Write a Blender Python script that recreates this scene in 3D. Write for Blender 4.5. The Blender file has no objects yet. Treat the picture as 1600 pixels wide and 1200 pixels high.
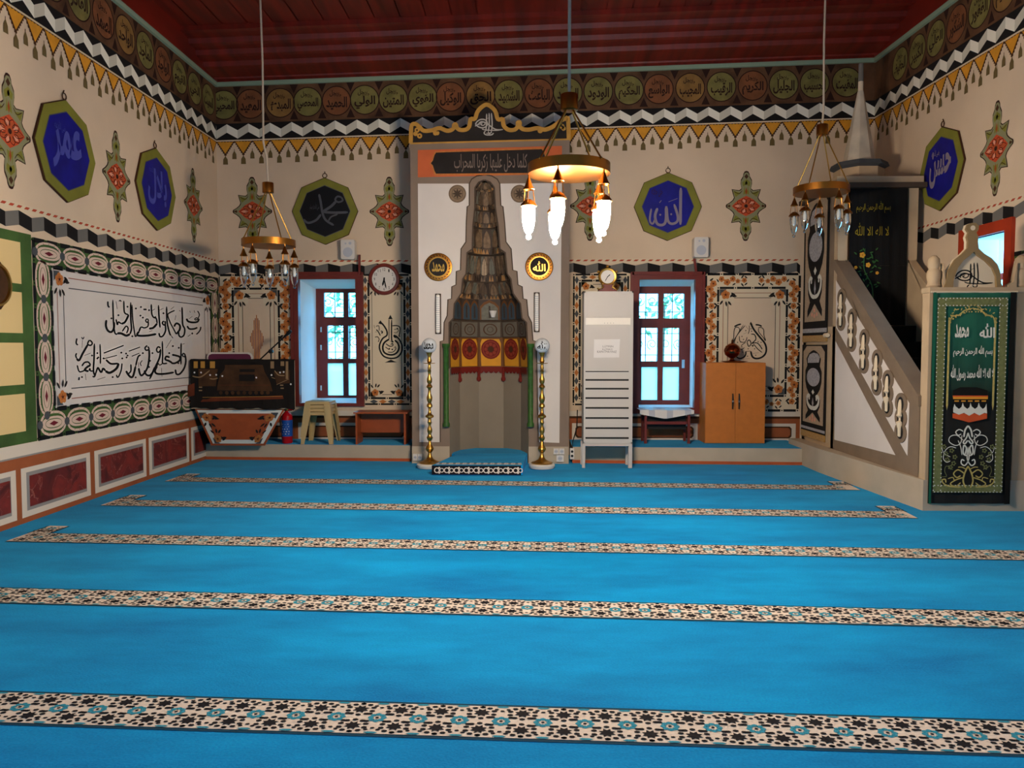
import bpy, bmesh, math, random
from mathutils import Vector, Euler, Matrix
random.seed(7)
sc = bpy.context.scene
col = sc.collection
PI = math.pi
# ---------------------------------------------------------------- camera
FPX = 1200.0
YAW, PITCH = math.atan(24/FPX), math.atan(59/FPX)
EYE = Vector((0, 0, 1.6))
ROT = Euler((PI/2-PITCH, 0, YAW), 'XYZ')
camd = bpy.data.cameras.new('camera'); camd.sensor_width = 36; camd.lens = FPX/1600*36
camd.clip_start = .05; camd.clip_end = 300
cam = bpy.data.objects.new('camera', camd); col.objects.link(cam)
cam.location = EYE; cam.rotation_euler = ROT; sc.camera = cam
# ---------------------------------------------------------------- world, light, exposure
w = bpy.data.worlds.new('sky'); sc.world = w; w.use_nodes = True
bg = w.node_tree.nodes['Background']
SKY = (0.19, 0.58, 1.0); SKY_S = 11.0
bg.inputs[0].default_value = (*SKY, 1); bg.inputs[1].default_value = SKY_S
sc.view_settings.view_transform = 'Standard'; sc.view_settings.look = 'None'
sc.view_settings.gamma = 1; sc.view_settings.use_curve_mapping = False
sc.view_settings.exposure = 0.12
BULB = 520.0
sc.cycles.max_bounces = 8; sc.cycles.diffuse_bounces = 4; sc.cycles.glossy_bounces = 4
sc.cycles.transparent_max_bounces = 16; sc.cycles.transmission_bounces = 6
sc.cycles.caustics_reflective = False; sc.cycles.caustics_refractive = False
sc.cycles.sample_clamp_indirect = 4
# room dimensions (metres)
XL, XR, YB, YR = -4.55, 4.98, 11.3, -3.6
def portal(loc, rot, sx, sy):
    l = bpy.data.lights.new('window_light', 'AREA'); l.shape = 'RECTANGLE'; l.size = sx; l.size_y = sy
    l.cycles.is_portal = True
    o = bpy.data.objects.new('window_light', l); col.objects.link(o); o.location = loc; o.rotation_euler = rot
# unseen windows, number and size set to balance the daylight: (wall, centre along wall, width, sill, head) behind the camera
UNSEEN_SIDE_WINDOWS = [('left', .2, 1.1, .95, 2.75), ('right', .4, 1.1, .95, 2.75)]
UNSEEN_REAR_WINDOWS = [(-2.2, 1.3, .95, 2.7), (2.4, 1.3, .95, 2.7)]
for s, c, wd, z0, z1 in UNSEEN_SIDE_WINDOWS:
    if s == 'left': portal((XL-.45, c, (z0+z1)/2), (0, -PI/2, 0), z1-z0, wd)
    else: portal((XR+.45, c, (z0+z1)/2), (0, PI/2, 0), z1-z0, wd)
for c, wd, z0, z1 in UNSEEN_REAR_WINDOWS:
    portal((c, YR-.45, (z0+z1)/2), (PI/2, 0, 0), wd, z1-z0)
# ---------------------------------------------------------------- helpers
def lin(h):
    r = []
    for i in (0, 2, 4):
        c = int(h[i:i+2], 16)/255
        r.append(c/12.92 if c <= .04045 else ((c+.055)/1.055)**2.4)
    return (*r, 1)
MATS = {}
def mat(name, hexc, rough=.7, metal=0, noise=0, nscale=8, bump=0, bscale=60, emit=0, spec=.3):
    m = bpy.data.materials.new(name); m.use_nodes = True; nt = m.node_tree; b = nt.nodes['Principled BSDF']
    c = lin(hexc)
    b.inputs['Base Color'].default_value = c; b.inputs['Roughness'].default_value = rough
    b.inputs['Metallic'].default_value = metal; b.inputs['Specular IOR Level'].default_value = spec
    tc = nt.nodes.new('ShaderNodeTexCoord')
    if noise:
        n = nt.nodes.new('ShaderNodeTexNoise'); n.inputs['Scale'].default_value = nscale; n.inputs['Detail'].default_value = 5
        r = nt.nodes.new('ShaderNodeValToRGB')
        r.color_ramp.elements[0].color = tuple(x*(1-noise) for x in c[:3])+(1,)
        r.color_ramp.elements[1].color = tuple(min(1, x*(1+noise)) for x in c[:3])+(1,)
        r.color_ramp.elements[0].position = .3; r.color_ramp.elements[1].position = .7
        nt.links.new(tc.outputs['Object'], n.inputs['Vector']); nt.links.new(n.outputs['Fac'], r.inputs['Fac'])
        nt.links.new(r.outputs['Color'], b.inputs['Base Color'])
    if bump:
        n = nt.nodes.new('ShaderNodeTexNoise'); n.inputs['Scale'].default_value = bscale
        bp = nt.nodes.new('ShaderNodeBump'); bp.inputs['Strength'].default_value = bump; bp.inputs['Distance'].default_value = .01
        nt.links.new(tc.outputs['Object'], n.inputs['Vector']); nt.links.new(n.outputs['Fac'], bp.inputs['Height'])
        nt.links.new(bp.outputs['Normal'], b.inputs['Normal'])
    if emit:
        b.inputs['Emission Color'].default_value = c; b.inputs['Emission Strength'].default_value = emit
    MATS[name] = m
    return m
class MB:
    def __init__(s): s.v = []; s.f = []; s.m = []; s.names = []
    def mi(s, n):
        if n not in s.names: s.names.append(n)
        return s.names.index(n)
    def face(s, pts, m):
        i = len(s.v); s.v += [tuple(p) for p in pts]; s.f.append(tuple(range(i, i+len(pts)))); s.m.append(s.mi(m))
    def add(s, vs, fs, m):
        i = len(s.v); s.v += [tuple(p) for p in vs]; k = s.mi(m)
        for f in fs: s.f.append(tuple(i+a for a in f)); s.m.append(k)
    def box(s, x0, x1, y0, y1, z0, z1, m, M=None):
        vs = [Vector((x, y, z)) for z in (z0, z1) for y in (y0, y1) for x in (x0, x1)]
        if M: vs = [M @ p for p in vs]
        s.add(vs, [(0, 2, 3, 1), (4, 5, 7, 6), (0, 1, 5, 4), (2, 6, 7, 3), (0, 4, 6, 2), (1, 3, 7, 5)], m)
    def lathe(s, prof, c, m, seg=20, M=None):
        vs = []
        for r, z in prof:
            for k in range(seg):
                a = 2*PI*k/seg; p = Vector((r*math.cos(a), r*math.sin(a), z))
                if M: p = M @ p
                vs.append(p+Vector(c))
        n = len(prof); fs = []
        for j in range(n-1):
            for k in range(seg):
                k2 = (k+1) % seg
                fs.append((j*seg+k, j*seg+k2, (j+1)*seg+k2, (j+1)*seg+k))
        if prof[0][0] > 1e-5: fs.append(tuple(range(seg))[::-1])
        if prof[-1][0] > 1e-5: fs.append(tuple((n-1)*seg+k for k in range(seg)))
        s.add(vs, fs, m)
    def tube(s, pts, r, m, seg=8):
        pts = [Vector(p) for p in pts]; vs = []; n = len(pts)
        for i, p in enumerate(pts):
            t = (pts[min(i+1, n-1)]-pts[max(i-1, 0)]).normalized()
            a = Vector((0, 0, 1)) if abs(t.z) < .9 else Vector((1, 0, 0))
            u = t.cross(a).normalized(); v = t.cross(u)
            rr = r[i] if isinstance(r, (list, tuple)) else r
            for k in range(seg):
                q = 2*PI*k/seg; vs.append(p+u*rr*math.cos(q)+v*rr*math.sin(q))
        fs = [(i*seg+k, i*seg+(k+1) % seg, (i+1)*seg+(k+1) % seg, (i+1)*seg+k) for i in range(n-1) for k in range(seg)]
        fs += [tuple(range(seg))[::-1], tuple((n-1)*seg+k for k in range(seg))]
        s.add(vs, fs, m)
    def poly(s, F, pts, m, w=.002):
        s.face([F.P(u, v, w) for u, v in pts], m)
    def prism(s, F, pts, w0, w1, m):
        n = len(pts)
        a = sum(pts[i][0]*pts[(i+1) % n][1]-pts[(i+1) % n][0]*pts[i][1] for i in range(n))
        if a < 0: pts = pts[::-1]
        vs = [F.P(u, v, w1) for u, v in pts]+[F.P(u, v, w0) for u, v in pts]
        s.add(vs, [tuple(range(n)), tuple(range(2*n-1, n-1, -1))]+[(i+n, (i+1) % n+n, (i+1) % n, i) for i in range(n)], m)
    def rect(s, F, u0, v0, u1, v1, m, w=.002): s.poly(F, [(u0, v0), (u1, v0), (u1, v1), (u0, v1)], m, w)
    def disc(s, F, u, v, r, m, w=.002, seg=20, ry=None, a0=0):
        ry = ry or r
        s.poly(F, [(u+r*math.cos(a0+2*PI*k/seg), v+ry*math.sin(a0+2*PI*k/seg)) for k in range(seg)], m, w)
    def ring(s, F, u, v, r, t, m, w=.002, seg=24, ry=None):
        ry = ry or r
        for k in range(seg):
            a, b = 2*PI*k/seg, 2*PI*(k+1)/seg
            s.poly(F, [(u+(r-t)*math.cos(a), v+(ry-t)*math.sin(a)), (u+r*math.cos(a), v+ry*math.sin(a)), (u+r*math.cos(b), v+ry*math.sin(b)), (u+(r-t)*math.cos(b), v+(ry-t)*math.sin(b))], m, w)
    def stroke(s, F, pts, wd, m, w=.004, nib=None, smooth=True, taper=.5):
        if smooth and len(pts) > 2: pts = spline(pts, 4)
        n = len(pts); L = []; R = []
        for i, (x, y) in enumerate(pts):
            x0, y0 = pts[max(i-1, 0)]; x1, y1 = pts[min(i+1, n-1)]
            dx, dy = x1-x0, y1-y0; l = math.hypot(dx, dy) or 1
            h = wd/2
            if nib is not None: h *= .35+.75*abs(math.sin(math.atan2(dy, dx)-nib))
            if taper and (i == 0 or i == n-1): h *= taper
            L.append((x-dy/l*h, y+dx/l*h)); R.append((x+dy/l*h, y-dx/l*h))
        for i in range(n-1): s.poly(F, [R[i], R[i+1], L[i+1], L[i]], m, w+(i % 2)*.00005)
    def build(s, name, parent=None, smooth=False, **kw):
        me = bpy.data.meshes.new(name); me.from_pydata(s.v, [], s.f)
        for n in s.names: me.materials.append(MATS[n])
        me.polygons.foreach_set('material_index', s.m)
        if smooth:
            me.polygons.foreach_set('use_smooth', [True]*len(me.polygons))
            bm = bmesh.new(); bm.from_mesh(me); bmesh.ops.remove_doubles(bm, verts=bm.verts, dist=1e-5)
            for e in bm.edges: e.smooth = (len(e.link_faces) == 2 and e.calc_face_angle(3) < .7)
            bm.to_mesh(me); bm.free()
        me.update()
        o = bpy.data.objects.new(name, me); col.objects.link(o)
        if parent:
            o.parent = parent
            if isinstance(parent.get('_o'), list) or True: o.matrix_parent_inverse = Matrix.Translation(-parent.location) if parent.type == 'EMPTY' else Matrix()
        tag(o, **kw)
        return o
def tag(o, label=None, cat=None, group=None, kind=None):
    if label: o['label'] = label
    if cat: o['category'] = cat
    if group: o['group'] = group
    if kind: o['kind'] = kind
    return o
def thing(name, loc, label, cat, group=None):
    o = bpy.data.objects.new(name, None); col.objects.link(o); o.location = loc; o.empty_display_size = .1
    return tag(o, label, cat, group)
def dup(o, dx, label=None):
    r = o.copy(); col.objects.link(r); r.location = o.location+Vector(dx)
    if label: r['label'] = label
    for ch in o.children:
        c = ch.copy(); col.objects.link(c); c.parent = r
        for g in ch.children:
            d = g.copy(); col.objects.link(d); d.parent = c
    return r
def spline(pts, k):
    out = []; n = len(pts)
    for i in range(n-1):
        p0, p1, p2, p3 = pts[max(i-1, 0)], pts[i], pts[i+1], pts[min(i+2, n-1)]
        for j in range(k):
            t = j/k
            out.append(tuple(.5*(2*p1[d]+(p2[d]-p0[d])*t+(2*p0[d]-5*p1[d]+4*p2[d]-p3[d])*t*t+(3*p1[d]-p0[d]-3*p2[d]+p3[d])*t**3) for d in (0, 1)))
    return out+[pts[-1]]
RM = ROT.to_matrix()
def ray(x, y): return RM @ Vector((x-800, 600-y, -FPX))
def atY(x, y, Y): d = ray(x, y); return EYE+d*(Y/d.y)
def atX(x, y, X): d = ray(x, y); return EYE+d*(X/d.x)
def atZ(x, y, Z=0): d = ray(x, y); return EYE+d*((Z-1.6)/d.z)
class Fr:
    def __init__(s, O, U, V):
        s.O, s.U, s.V = Vector(O), Vector(U).normalized(), Vector(V).normalized(); s.N = s.U.cross(s.V)
    def P(s, u, v, w=0): return s.O+s.U*u+s.V*v+s.N*w
    def px(s, x, y):
        d = ray(x, y); t = (s.O-EYE).dot(s.N)/d.dot(s.N); p = EYE+d*t-s.O
        return (p.dot(s.U), p.dot(s.V))
    def pxs(s, L): return [s.px(*p) for p in L]
    def z(s, L, x0, y0, k): return [s.px(x0+x/k, y0+y/k) for x, y in L]
def wallY(Y): return Fr((0, Y, 0), (1, 0, 0), (0, 0, 1))
BW = wallY(YB)
LW = Fr((XL, 0, 0), (0, 1, 0), (0, 0, 1))
RW = Fr((XR, 0, 0), (0, -1, 0), (0, 0, 1))
# --- Arabic lettering
AF = dict(zip('ابةتثجحخدذرزسشصضطظعغفقكلمنهوىي', [0xFE8D, 0xFE8F, 0xFE93, 0xFE95, 0xFE99, 0xFE9D, 0xFEA1, 0xFEA5, 0xFEA9, 0xFEAB, 0xFEAD, 0xFEAF, 0xFEB1, 0xFEB5, 0xFEB9, 0xFEBD, 0xFEC1, 0xFEC5, 0xFEC9, 0xFECD, 0xFED1, 0xFED5, 0xFED9, 0xFEDD, 0xFEE1, 0xFEE5, 0xFEE9, 0xFEED, 0xFEEF, 0xFEF1]))
AF['ئ'] = 0xFE89; AF['ؤ'] = 0xFE85; AF['أ'] = 0xFE83
TWO = 'اةدذرزوىأؤ'
def shape(s):
    out = []
    for word in s.split(' '):
        if word == 'الله': out.append('\uFDF2'); continue
        r = ''; i = 0; prev = False
        while i < len(word):
            c = word[i]; nx = word[i+1] if i+1 < len(word) else ''
            if c == 'ل' and nx == 'ا': r += chr(0xFEFC if prev else 0xFEFB); prev = False; i += 2; continue
            b = AF[c]; two = c in TWO; joinn = bool(nx) and not two
            r += chr(b+(1 if prev else 0) if two else b+((3 if joinn else 1) if prev else (2 if joinn else 0)))
            prev = not two; i += 1
        out.append(r[::-1])
    return ' '.join(out[::-1])
TX = {}
def glyphs(s, bold=0.0, arabic=True):
    k = (s, bold)
    if k in TX: return TX[k]
    c = bpy.data.curves.new('tmp', 'FONT'); c.body = shape(s) if arabic else s; c.size = 1; c.offset = bold; c.resolution_u = 3
    o = bpy.data.objects.new('tmp', c); col.objects.link(o)
    dg = bpy.context.evaluated_depsgraph_get(); me = bpy.data.meshes.new_from_object(o.evaluated_get(dg))
    bm = bmesh.new(); bm.from_mesh(me)
    seen = set(); isl = {}; n = 0
    for v in bm.verts:
        if v.index in seen: continue
        st = [v]; seen.add(v.index)
        while st:
            a = st.pop(); isl[a.index] = n
            for e in a.link_edges:
                b = e.other_vert(a)
                if b.index not in seen: seen.add(b.index); st.append(b)
        n += 1
    V = [(v.co.x, v.co.y, isl[v.index] % 5) for v in bm.verts]; Fc = [tuple(v.index for v in f.verts) for f in bm.faces]
    bm.free(); bpy.data.objects.remove(o); bpy.data.curves.remove(c); bpy.data.meshes.remove(me)
    if V:
        x0 = min(a[0] for a in V); x1 = max(a[0] for a in V); y0 = min(a[1] for a in V); y1 = max(a[1] for a in V)
        V = [((a-x0)/(x1-x0), (b-y0)/(y1-y0), d) for a, b, d in V]
        TX[k] = (V, Fc, (x1-x0)/(y1-y0))
    else: TX[k] = ([], [], 1)
    return TX[k]
def text(mb, F, s, u0, v0, u1, v1, m, w=.004, bold=.02, arabic=True, skew=None):
    V, Fc, asp = glyphs(s, bold, arabic)
    mb.add([F.P(u0+a*(u1-u0), v0+b*(v1-v0)+(skew*a if skew else 0), w+d*.00015) for a, b, d in V], Fc, m)
# ---------------------------------------------------------------- materials
mat('plaster', 'dbc5aa', .9, noise=.05, nscale=1.5, bump=.15, bscale=25)
mat('cream', 'dcccb0', .9)
mat('panel_white', 'd9d2cc', .85, noise=.04, nscale=2)
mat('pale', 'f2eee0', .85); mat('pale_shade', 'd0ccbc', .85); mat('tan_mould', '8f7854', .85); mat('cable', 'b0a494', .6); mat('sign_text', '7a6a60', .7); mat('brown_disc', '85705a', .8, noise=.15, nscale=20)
mat('black', '0d0c0c', .8); mat('ink', '08080a', .75); mat('soot', '161314', .85)
mat('gray', '6f6d69', .85); mat('slate', '4a4e52', .85)
mat('mint', '8fa58f', .7); mat('frieze', '5c3f2a', .8, noise=.45, nscale=4)
mat('faint_blue', '484ea8', .7); mat('med_olive', '78713f', .8, noise=.25, nscale=6); mat('med_rust', '7d4e30', .8, noise=.25, nscale=6); mat('med_ochre', '8a6838', .8, noise=.25, nscale=6)
mat('med_line', '2a140d', .8); mat('gold_yellow', 'd8962a', .8, noise=.12, nscale=10); mat('brown_line', '4a2c16', .85)
mat('tassel', '6b5a35', .85); mat('rope_red', 'b5492f', .8); mat('olive', '7d7c2e', .7, noise=.12, nscale=5)
mat('royal', '0f1382', .5, noise=.2, nscale=6); mat('midnight', '07080f', .5); mat('faint', '51535a', .7); mat('faint_gold', '857c8c', .6)
mat('flower', 'c0763a', .8, noise=.15, nscale=20); mat('flower_deep', '9a4a1c', .8); mat('leaf_dark', '241f1c', .8)
mat('rose_red', 'c8502a', .8); mat('rose_pink', 'dd9a80', .8); mat('rose_green', '8b8a68', .8); mat('rose_dark', '35170f', .8)
mat('green_paint', '3d5a2a', .8, noise=.3, nscale=3); mat('oval_pink', 'd8bfae', .85); mat('oval_red', '6a1526', .8); mat('yellow_panel', 'e0c58c', .8)
mat('dado_brown', '9a5530', .75, noise=.1, nscale=6); mat('dado_white', 'd8cec0', .85); mat('dado_gray', '8f8d8c', .85)
mat('dado_orange', 'b2552c', .75, noise=.12, nscale=6); mat('line_red', '9a5a45', .8)
def marble():
    m = bpy.data.materials.new('red_marble'); m.use_nodes = True; nt = m.node_tree; b = nt.nodes['Principled BSDF']; b.inputs['Roughness'].default_value = .5
    tc = nt.nodes.new('ShaderNodeTexCoord'); n = nt.nodes.new('ShaderNodeTexNoise'); n.inputs['Scale'].default_value = 3; n.inputs['Detail'].default_value = 8; n.inputs['Distortion'].default_value = 1.2
    r = nt.nodes.new('ShaderNodeValToRGB'); e = r.color_ramp.elements
    e[0].position = .30; e[0].color = lin('3a100e'); e[1].position = .62; e[1].color = lin('80281f')
    a = r.color_ramp.elements.new(.5); a.color = lin('6b1e18')
    a = r.color_ramp.elements.new(.506); a.color = lin('a5675a')
    a = r.color_ramp.elements.new(.514); a.color = lin('6b1e18')
    nt.links.new(tc.outputs['Object'], n.inputs['Vector']); nt.links.new(n.outputs['Fac'], r.inputs['Fac']); nt.links.new(r.outputs['Color'], b.inputs['Base Color'])
    MATS['red_marble'] = m
marble()
def carpet():
    m = bpy.data.materials.new('carpet_blue'); m.use_nodes = True; nt = m.node_tree; b = nt.nodes['Principled BSDF']
    b.inputs['Roughness'].default_value = .95; b.inputs['Specular IOR Level'].default_value = .1
    b.inputs['Sheen Weight'].default_value = .15; b.inputs['Sheen Tint'].default_value = (.3, .8, 1, 1)
    tc = nt.nodes.new('ShaderNodeTexCoord'); mp = nt.nodes.new('ShaderNodeMapping'); mp.inputs['Scale'].default_value = (.5, 1.3, 1)
    n = nt.nodes.new('ShaderNodeTexNoise'); n.inputs['Scale'].default_value = 1.3; n.inputs['Detail'].default_value = 6; n.inputs['Roughness'].default_value = .65
    r = nt.nodes.new('ShaderNodeValToRGB'); r.color_ramp.elements[0].position = .3; r.color_ramp.elements[1].position = .72
    r.color_ramp.elements[0].color = lin('0078c0'); r.color_ramp.elements[1].color = lin('00a6ee')
    n2 = nt.nodes.new('ShaderNodeTexNoise'); n2.inputs['Scale'].default_value = 90; n2.inputs['Detail'].default_value = 3
    mx = nt.nodes.new('ShaderNodeMix'); mx.data_type = 'RGBA'; mx.blend_type = 'OVERLAY'; mx.inputs['Factor'].default_value = .35
    bp = nt.nodes.new('ShaderNodeBump'); bp.inputs['Strength'].default_value = .4; bp.inputs['Distance'].default_value = .01
    L = nt.links.new
    L(tc.outputs['Object'], mp.inputs['Vector']); L(mp.outputs['Vector'], n.inputs['Vector']); L(n.outputs['Fac'], r.inputs['Fac'])
    L(tc.outputs['Object'], n2.inputs['Vector']); L(r.outputs['Color'], mx.inputs[6]); L(n2.outputs['Fac'], mx.inputs[7]); L(mx.outputs[2], b.inputs['Base Color'])
    L(n2.outputs['Fac'], bp.inputs['Height']); L(bp.outputs['Normal'], b.inputs['Normal'])
    MATS['carpet_blue'] = m
carpet()
mat('carpet_cream', 'e2d6ca', .95); mat('carpet_black', '0c0a14', .95); mat('carpet_navy', '04405a', .95); mat('carpet_sky', '2f93b0', .95)
def ceil_mat():
    m = bpy.data.materials.new('ceiling_wood'); m.use_nodes = True; nt = m.node_tree; b = nt.nodes['Principled BSDF']; b.inputs['Roughness'].default_value = .45
    tc = nt.nodes.new('ShaderNodeTexCoord'); mp = nt.nodes.new('ShaderNodeMapping'); mp.inputs['Scale'].default_value = (6, .5, 1)
    n = nt.nodes.new('ShaderNodeTexNoise'); n.inputs['Scale'].default_value = 1.5; n.inputs['Detail'].default_value = 6
    r = nt.nodes.new('ShaderNodeValToRGB'); r.color_ramp.elements[0].position = .3; r.color_ramp.elements[1].position = .75
    r.color_ramp.elements[0].color = lin('4f150d'); r.color_ramp.elements[1].color = lin('842113')
    L = nt.links.new; L(tc.outputs['Object'], mp.inputs['Vector']); L(mp.outputs['Vector'], n.inputs['Vector']); L(n.outputs['Fac'], r.inputs['Fac']); L(r.outputs['Color'], b.inputs['Base Color'])
    MATS['ceiling_wood'] = m
ceil_mat()
mat('wood_red', '6e2a22', .4, noise=.15, nscale=6); mat('wood_table', '9a4a20', .35, noise=.15, nscale=5); mat('wood_cabinet', 'c47530', .45, noise=.07, nscale=10)
mat('white_reveal', 'eef2f6', .9); mat('iron', '20262a', .6); mat('taupe', '857466', .85, noise=.05, nscale=4); mat('taupe_dark', '4c3f34', .85)
mat('stone_taupe', '7d6c5a', .85, noise=.08, nscale=5); mat('ledge_plaster', 'b5a894', .85, noise=.08, nscale=3)
mat('sign_orange', 'c8643a', .8, noise=.06, nscale=5); mat('sign_dark', '201a18', .7, noise=.3, nscale=4); mat('gold_paint', 'b98a3c', .6, noise=.15, nscale=8); mat('silver', 'b5b0aa', .5)
mat('brass', 'c79a4a', .32, metal=1, noise=.1, nscale=10); mat('copper', 'a4512e', .2, metal=1); mat('bronze', 'a06a2c', .35, metal=1); mat('chrome', 'c8c8c8', .2, metal=1)
mat('white_marble', 'd8d4cc', .35); mat('globe_glass', 'cfd6dc', .12, noise=.06, nscale=12); mat('plastic_white', 'd8d3cc', .4); mat('plastic_beige', 'c4ab78', .45); mat('plastic_gray', 'b6bac4', .5)
mat('ac_body', 'c2bcb5', .35); mat('ac_slot', '15110f', .6); mat('ac_band', 'eae3d6', .3); mat('paper', 'dcd9d6', .8); mat('print', '6a6668', .8)
mat('ext_red', 'b0121a', .25); mat('ext_blue', '1c4fa0', .4); mat('rubber', '101010', .5); mat('purple', '5e2240', .5)
mat('banner_trim', '6f7549', .9, noise=.2, nscale=30); mat('banner_green', '0c5a44', .9); mat('banner_black', '060807', .9); mat('thread_gold', 'b9a860', .7, noise=.2, nscale=40); mat('thread_white', 'dcdcd0', .8)
mat('kaaba_orange', 'd05528', .8, noise=.1); mat('kaaba_gold', 'dd9a2c', .7); mat('rug_tan', 'b09a80', .95, noise=.15, nscale=40); mat('rug_dark', '14100f', .95); mat('rug_silver', 'a8a6a8', .9, noise=.3, nscale=50); mat('fringe_gold', 'bd9450', .95, noise=.2, nscale=40)
mat('velvet_black', '070708', .9); mat('emb_gold', 'a08a1c', .7); mat('emb_green', '2f5a22', .7)
mat('tap_dark', '15100d', .9); mat('tap_brown', '402814', .9, noise=.4, nscale=8); mat('tap_orange', '5e2a14', .9, noise=.25, nscale=6); mat('tap_tan', '8a7050', .9); mat('tap_ochre', 'b08038', .9)
mat('hood_a', '5e4c3c', .6, noise=.3, nscale=20); mat('hood_b', '7c654e', .6, noise=.3, nscale=20); mat('hood_c', '41342b', .6); mat('hood_d', 'a87c4c', .6); mat('hood_e', '68665a', .6, noise=.2, nscale=20); mat('hood_blue', '3a4a54', .6); mat('hood_frame', '6e4520', .7)
mat('mih_yellow', 'd69628', .75, noise=.06); mat('mih_red', '6e1a10', .75); mat('mih_red2', '8a3520', .75); mat('mih_gray', '6b6458', .8, noise=.1); mat('mih_niche', '8d8170', .85, noise=.06, nscale=3); mat('mih_green', '2f5a22', .5, noise=.3, nscale=20)
mat('stone_column', 'b8a284', .85, noise=.08, nscale=4); mat('spire', 'c2b8a6', .85, noise=.2, nscale=5); mat('foliage', '7fb08a', .8, noise=.4, nscale=4); mat('bark', '5a4a3a', .9); mat('earth', '6a7a50', .95)
mat('glow_tube', 'f2efe8', .3)
def lampglass(name, e):
    m = bpy.data.materials.new(name); m.use_nodes = True; nt = m.node_tree; b = nt.nodes['Principled BSDF']
    if e:
        b.inputs['Base Color'].default_value = (.9, .85, .75, 1); b.inputs['Emission Color'].default_value = (1, .80, .60, 1); b.inputs['Emission Strength'].default_value = e
    else:
        out = nt.nodes['Material Output']; tr = nt.nodes.new('ShaderNodeBsdfTransparent'); gl = nt.nodes.new('ShaderNodeBsdfGlossy'); gl.inputs['Roughness'].default_value = .05
        tr.inputs[0].default_value = (.93, .93, .9, 1)
        fr = nt.nodes.new('ShaderNodeFresnel'); fr.inputs['IOR'].default_value = 1.7
        mx = nt.nodes.new('ShaderNodeMixShader'); nt.links.new(fr.outputs[0], mx.inputs[0]); nt.links.new(tr.outputs[0], mx.inputs[1]); nt.links.new(gl.outputs[0], mx.inputs[2]); nt.links.new(mx.outputs[0], out.inputs[0])
    MATS[name] = m
lampglass('lamp_lit', BULB); lampglass('clear_glass', 0)
def pane(name, frost):
    m = bpy.data.materials.new(name); m.use_nodes = True; nt = m.node_tree; out = nt.nodes['Material Output']
    tr = nt.nodes.new('ShaderNodeBsdfTransparent'); tr.inputs[0].default_value = (.80, .97, 1, 1)
    b2 = nt.nodes.new('ShaderNodeBsdfTranslucent' if frost else 'ShaderNodeBsdfGlossy')
    b2.inputs[0].default_value = (.85, .95, .95, 1)
    mx = nt.nodes.new('ShaderNodeMixShader'); mx.inputs[0].default_value = .75 if frost else .05
    nt.links.new(tr.outputs[0], mx.inputs[1]); nt.links.new(b2.outputs[0], mx.inputs[2]); nt.links.new(mx.outputs[0], out.inputs[0])
    MATS[name] = m
pane('window_glass', False); pane('frosted_glass', True)
# ================================================================ ROOM SHELL
Z0L = 5.423                       # top of the cornice at the left corner
SL = .0295                        # the old ceiling rises to the right
def zt(x): return Z0L+SL*(x-XL)
def ST(mb, name, parent=None, **k): return mb.build(name, parent, kind='structure', **k)
f = MB(); f.box(XL-.5, XR+.5, YR-.5, YB+1.2, -.3, 0, 'carpet_blue'); floor = ST(f, 'floor')
# prayer-row bands in the carpet
def band(name, a, b, ret0, ret1):
    A, B = atZ(*a), atZ(*b)
    U = (B-A).normalized(); F = Fr((A.x, A.y, 0), U, (-U.y, U.x, 0)); L = (B-A).length; W = .27; p = .178
    mb = MB()
    def run(F, u0, u1, W):
        mb.rect(F, u0, -W/2-.02, u1, W/2+.02, 'carpet_navy', .002); mb.rect(F, u0, -W/2, u1, W/2, 'carpet_cream', .0035)
        n = int((u1-u0)/p)
        for i in range(n):
            u = u0+p*(i+.5)
            for v in (-.072*W/.27, .072*W/.27):
                mb.poly(F, [(u+(.036 if k % 2 else .022)*math.cos(k*PI/8)*1.05, v+(.036 if k % 2 else .022)*math.sin(k*PI/8)) for k in range(16)], 'carpet_black', .005)
                for k in range(10):
                    a = 2*PI*(k+.5)/10; mb.disc(F, u+.056*math.cos(a), v+.050*math.sin(a), .0135, 'carpet_black', .005, 6, .0105, a)
                for k in range(3): mb.disc(F, u+p/2+(k-1)*.026, v+math.copysign(.032, v)*(1 if k != 1 else .55), .011, 'carpet_black', .005, 5, .008)
                mb.disc(F, u, v+math.copysign(.052, v), .012, 'carpet_black', .005, 6, .007)
            u2 = u+p/2
            if u2 < u1-.04:
                for k in range(8):
                    a = 2*PI*k/8; mb.disc(F, u2+.028*math.cos(a), .028*math.sin(a), .014, 'carpet_sky', .005, 6, .012, a)
                mb.disc(F, u2, 0, .008, 'carpet_black', .0055, 6)
                for k in range(4):
                    a = PI/4+PI/2*k; mb.disc(F, u2+.056*math.cos(a), .046*math.sin(a), .013, 'carpet_black', .005, 6, .010)
                for v in (-W/2+.008, W/2-.008): mb.disc(F, u2, v, .03, 'carpet_sky', .005, 6, .008)
    run(F, 0, L, W)
    for flag, o, s in ((ret0, 0, -1), (ret1, L, 1)):
        if flag:
            O = F.P(o-s*.085, .13); F2 = Fr(O, F.V, -F.U); run(F2, 0, .27, .17)
    ST(mb, name, floor)
LB = []
for k, (a, b, r0, r1) in enumerate([((-720, 1083.5), (2480, 1179.5), 0, 0), ((-280, 923.5), (2030, 979.5), 0, 0), ((28, 839.5), (1745, 870.7), 1, 0), ((170, 785.5), (1424, 805), 1, 1), ((267, 749), (1337, 762.5), 1, 1)]):
    band('prayer_row_band', a, b, r0, r1)
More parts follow.
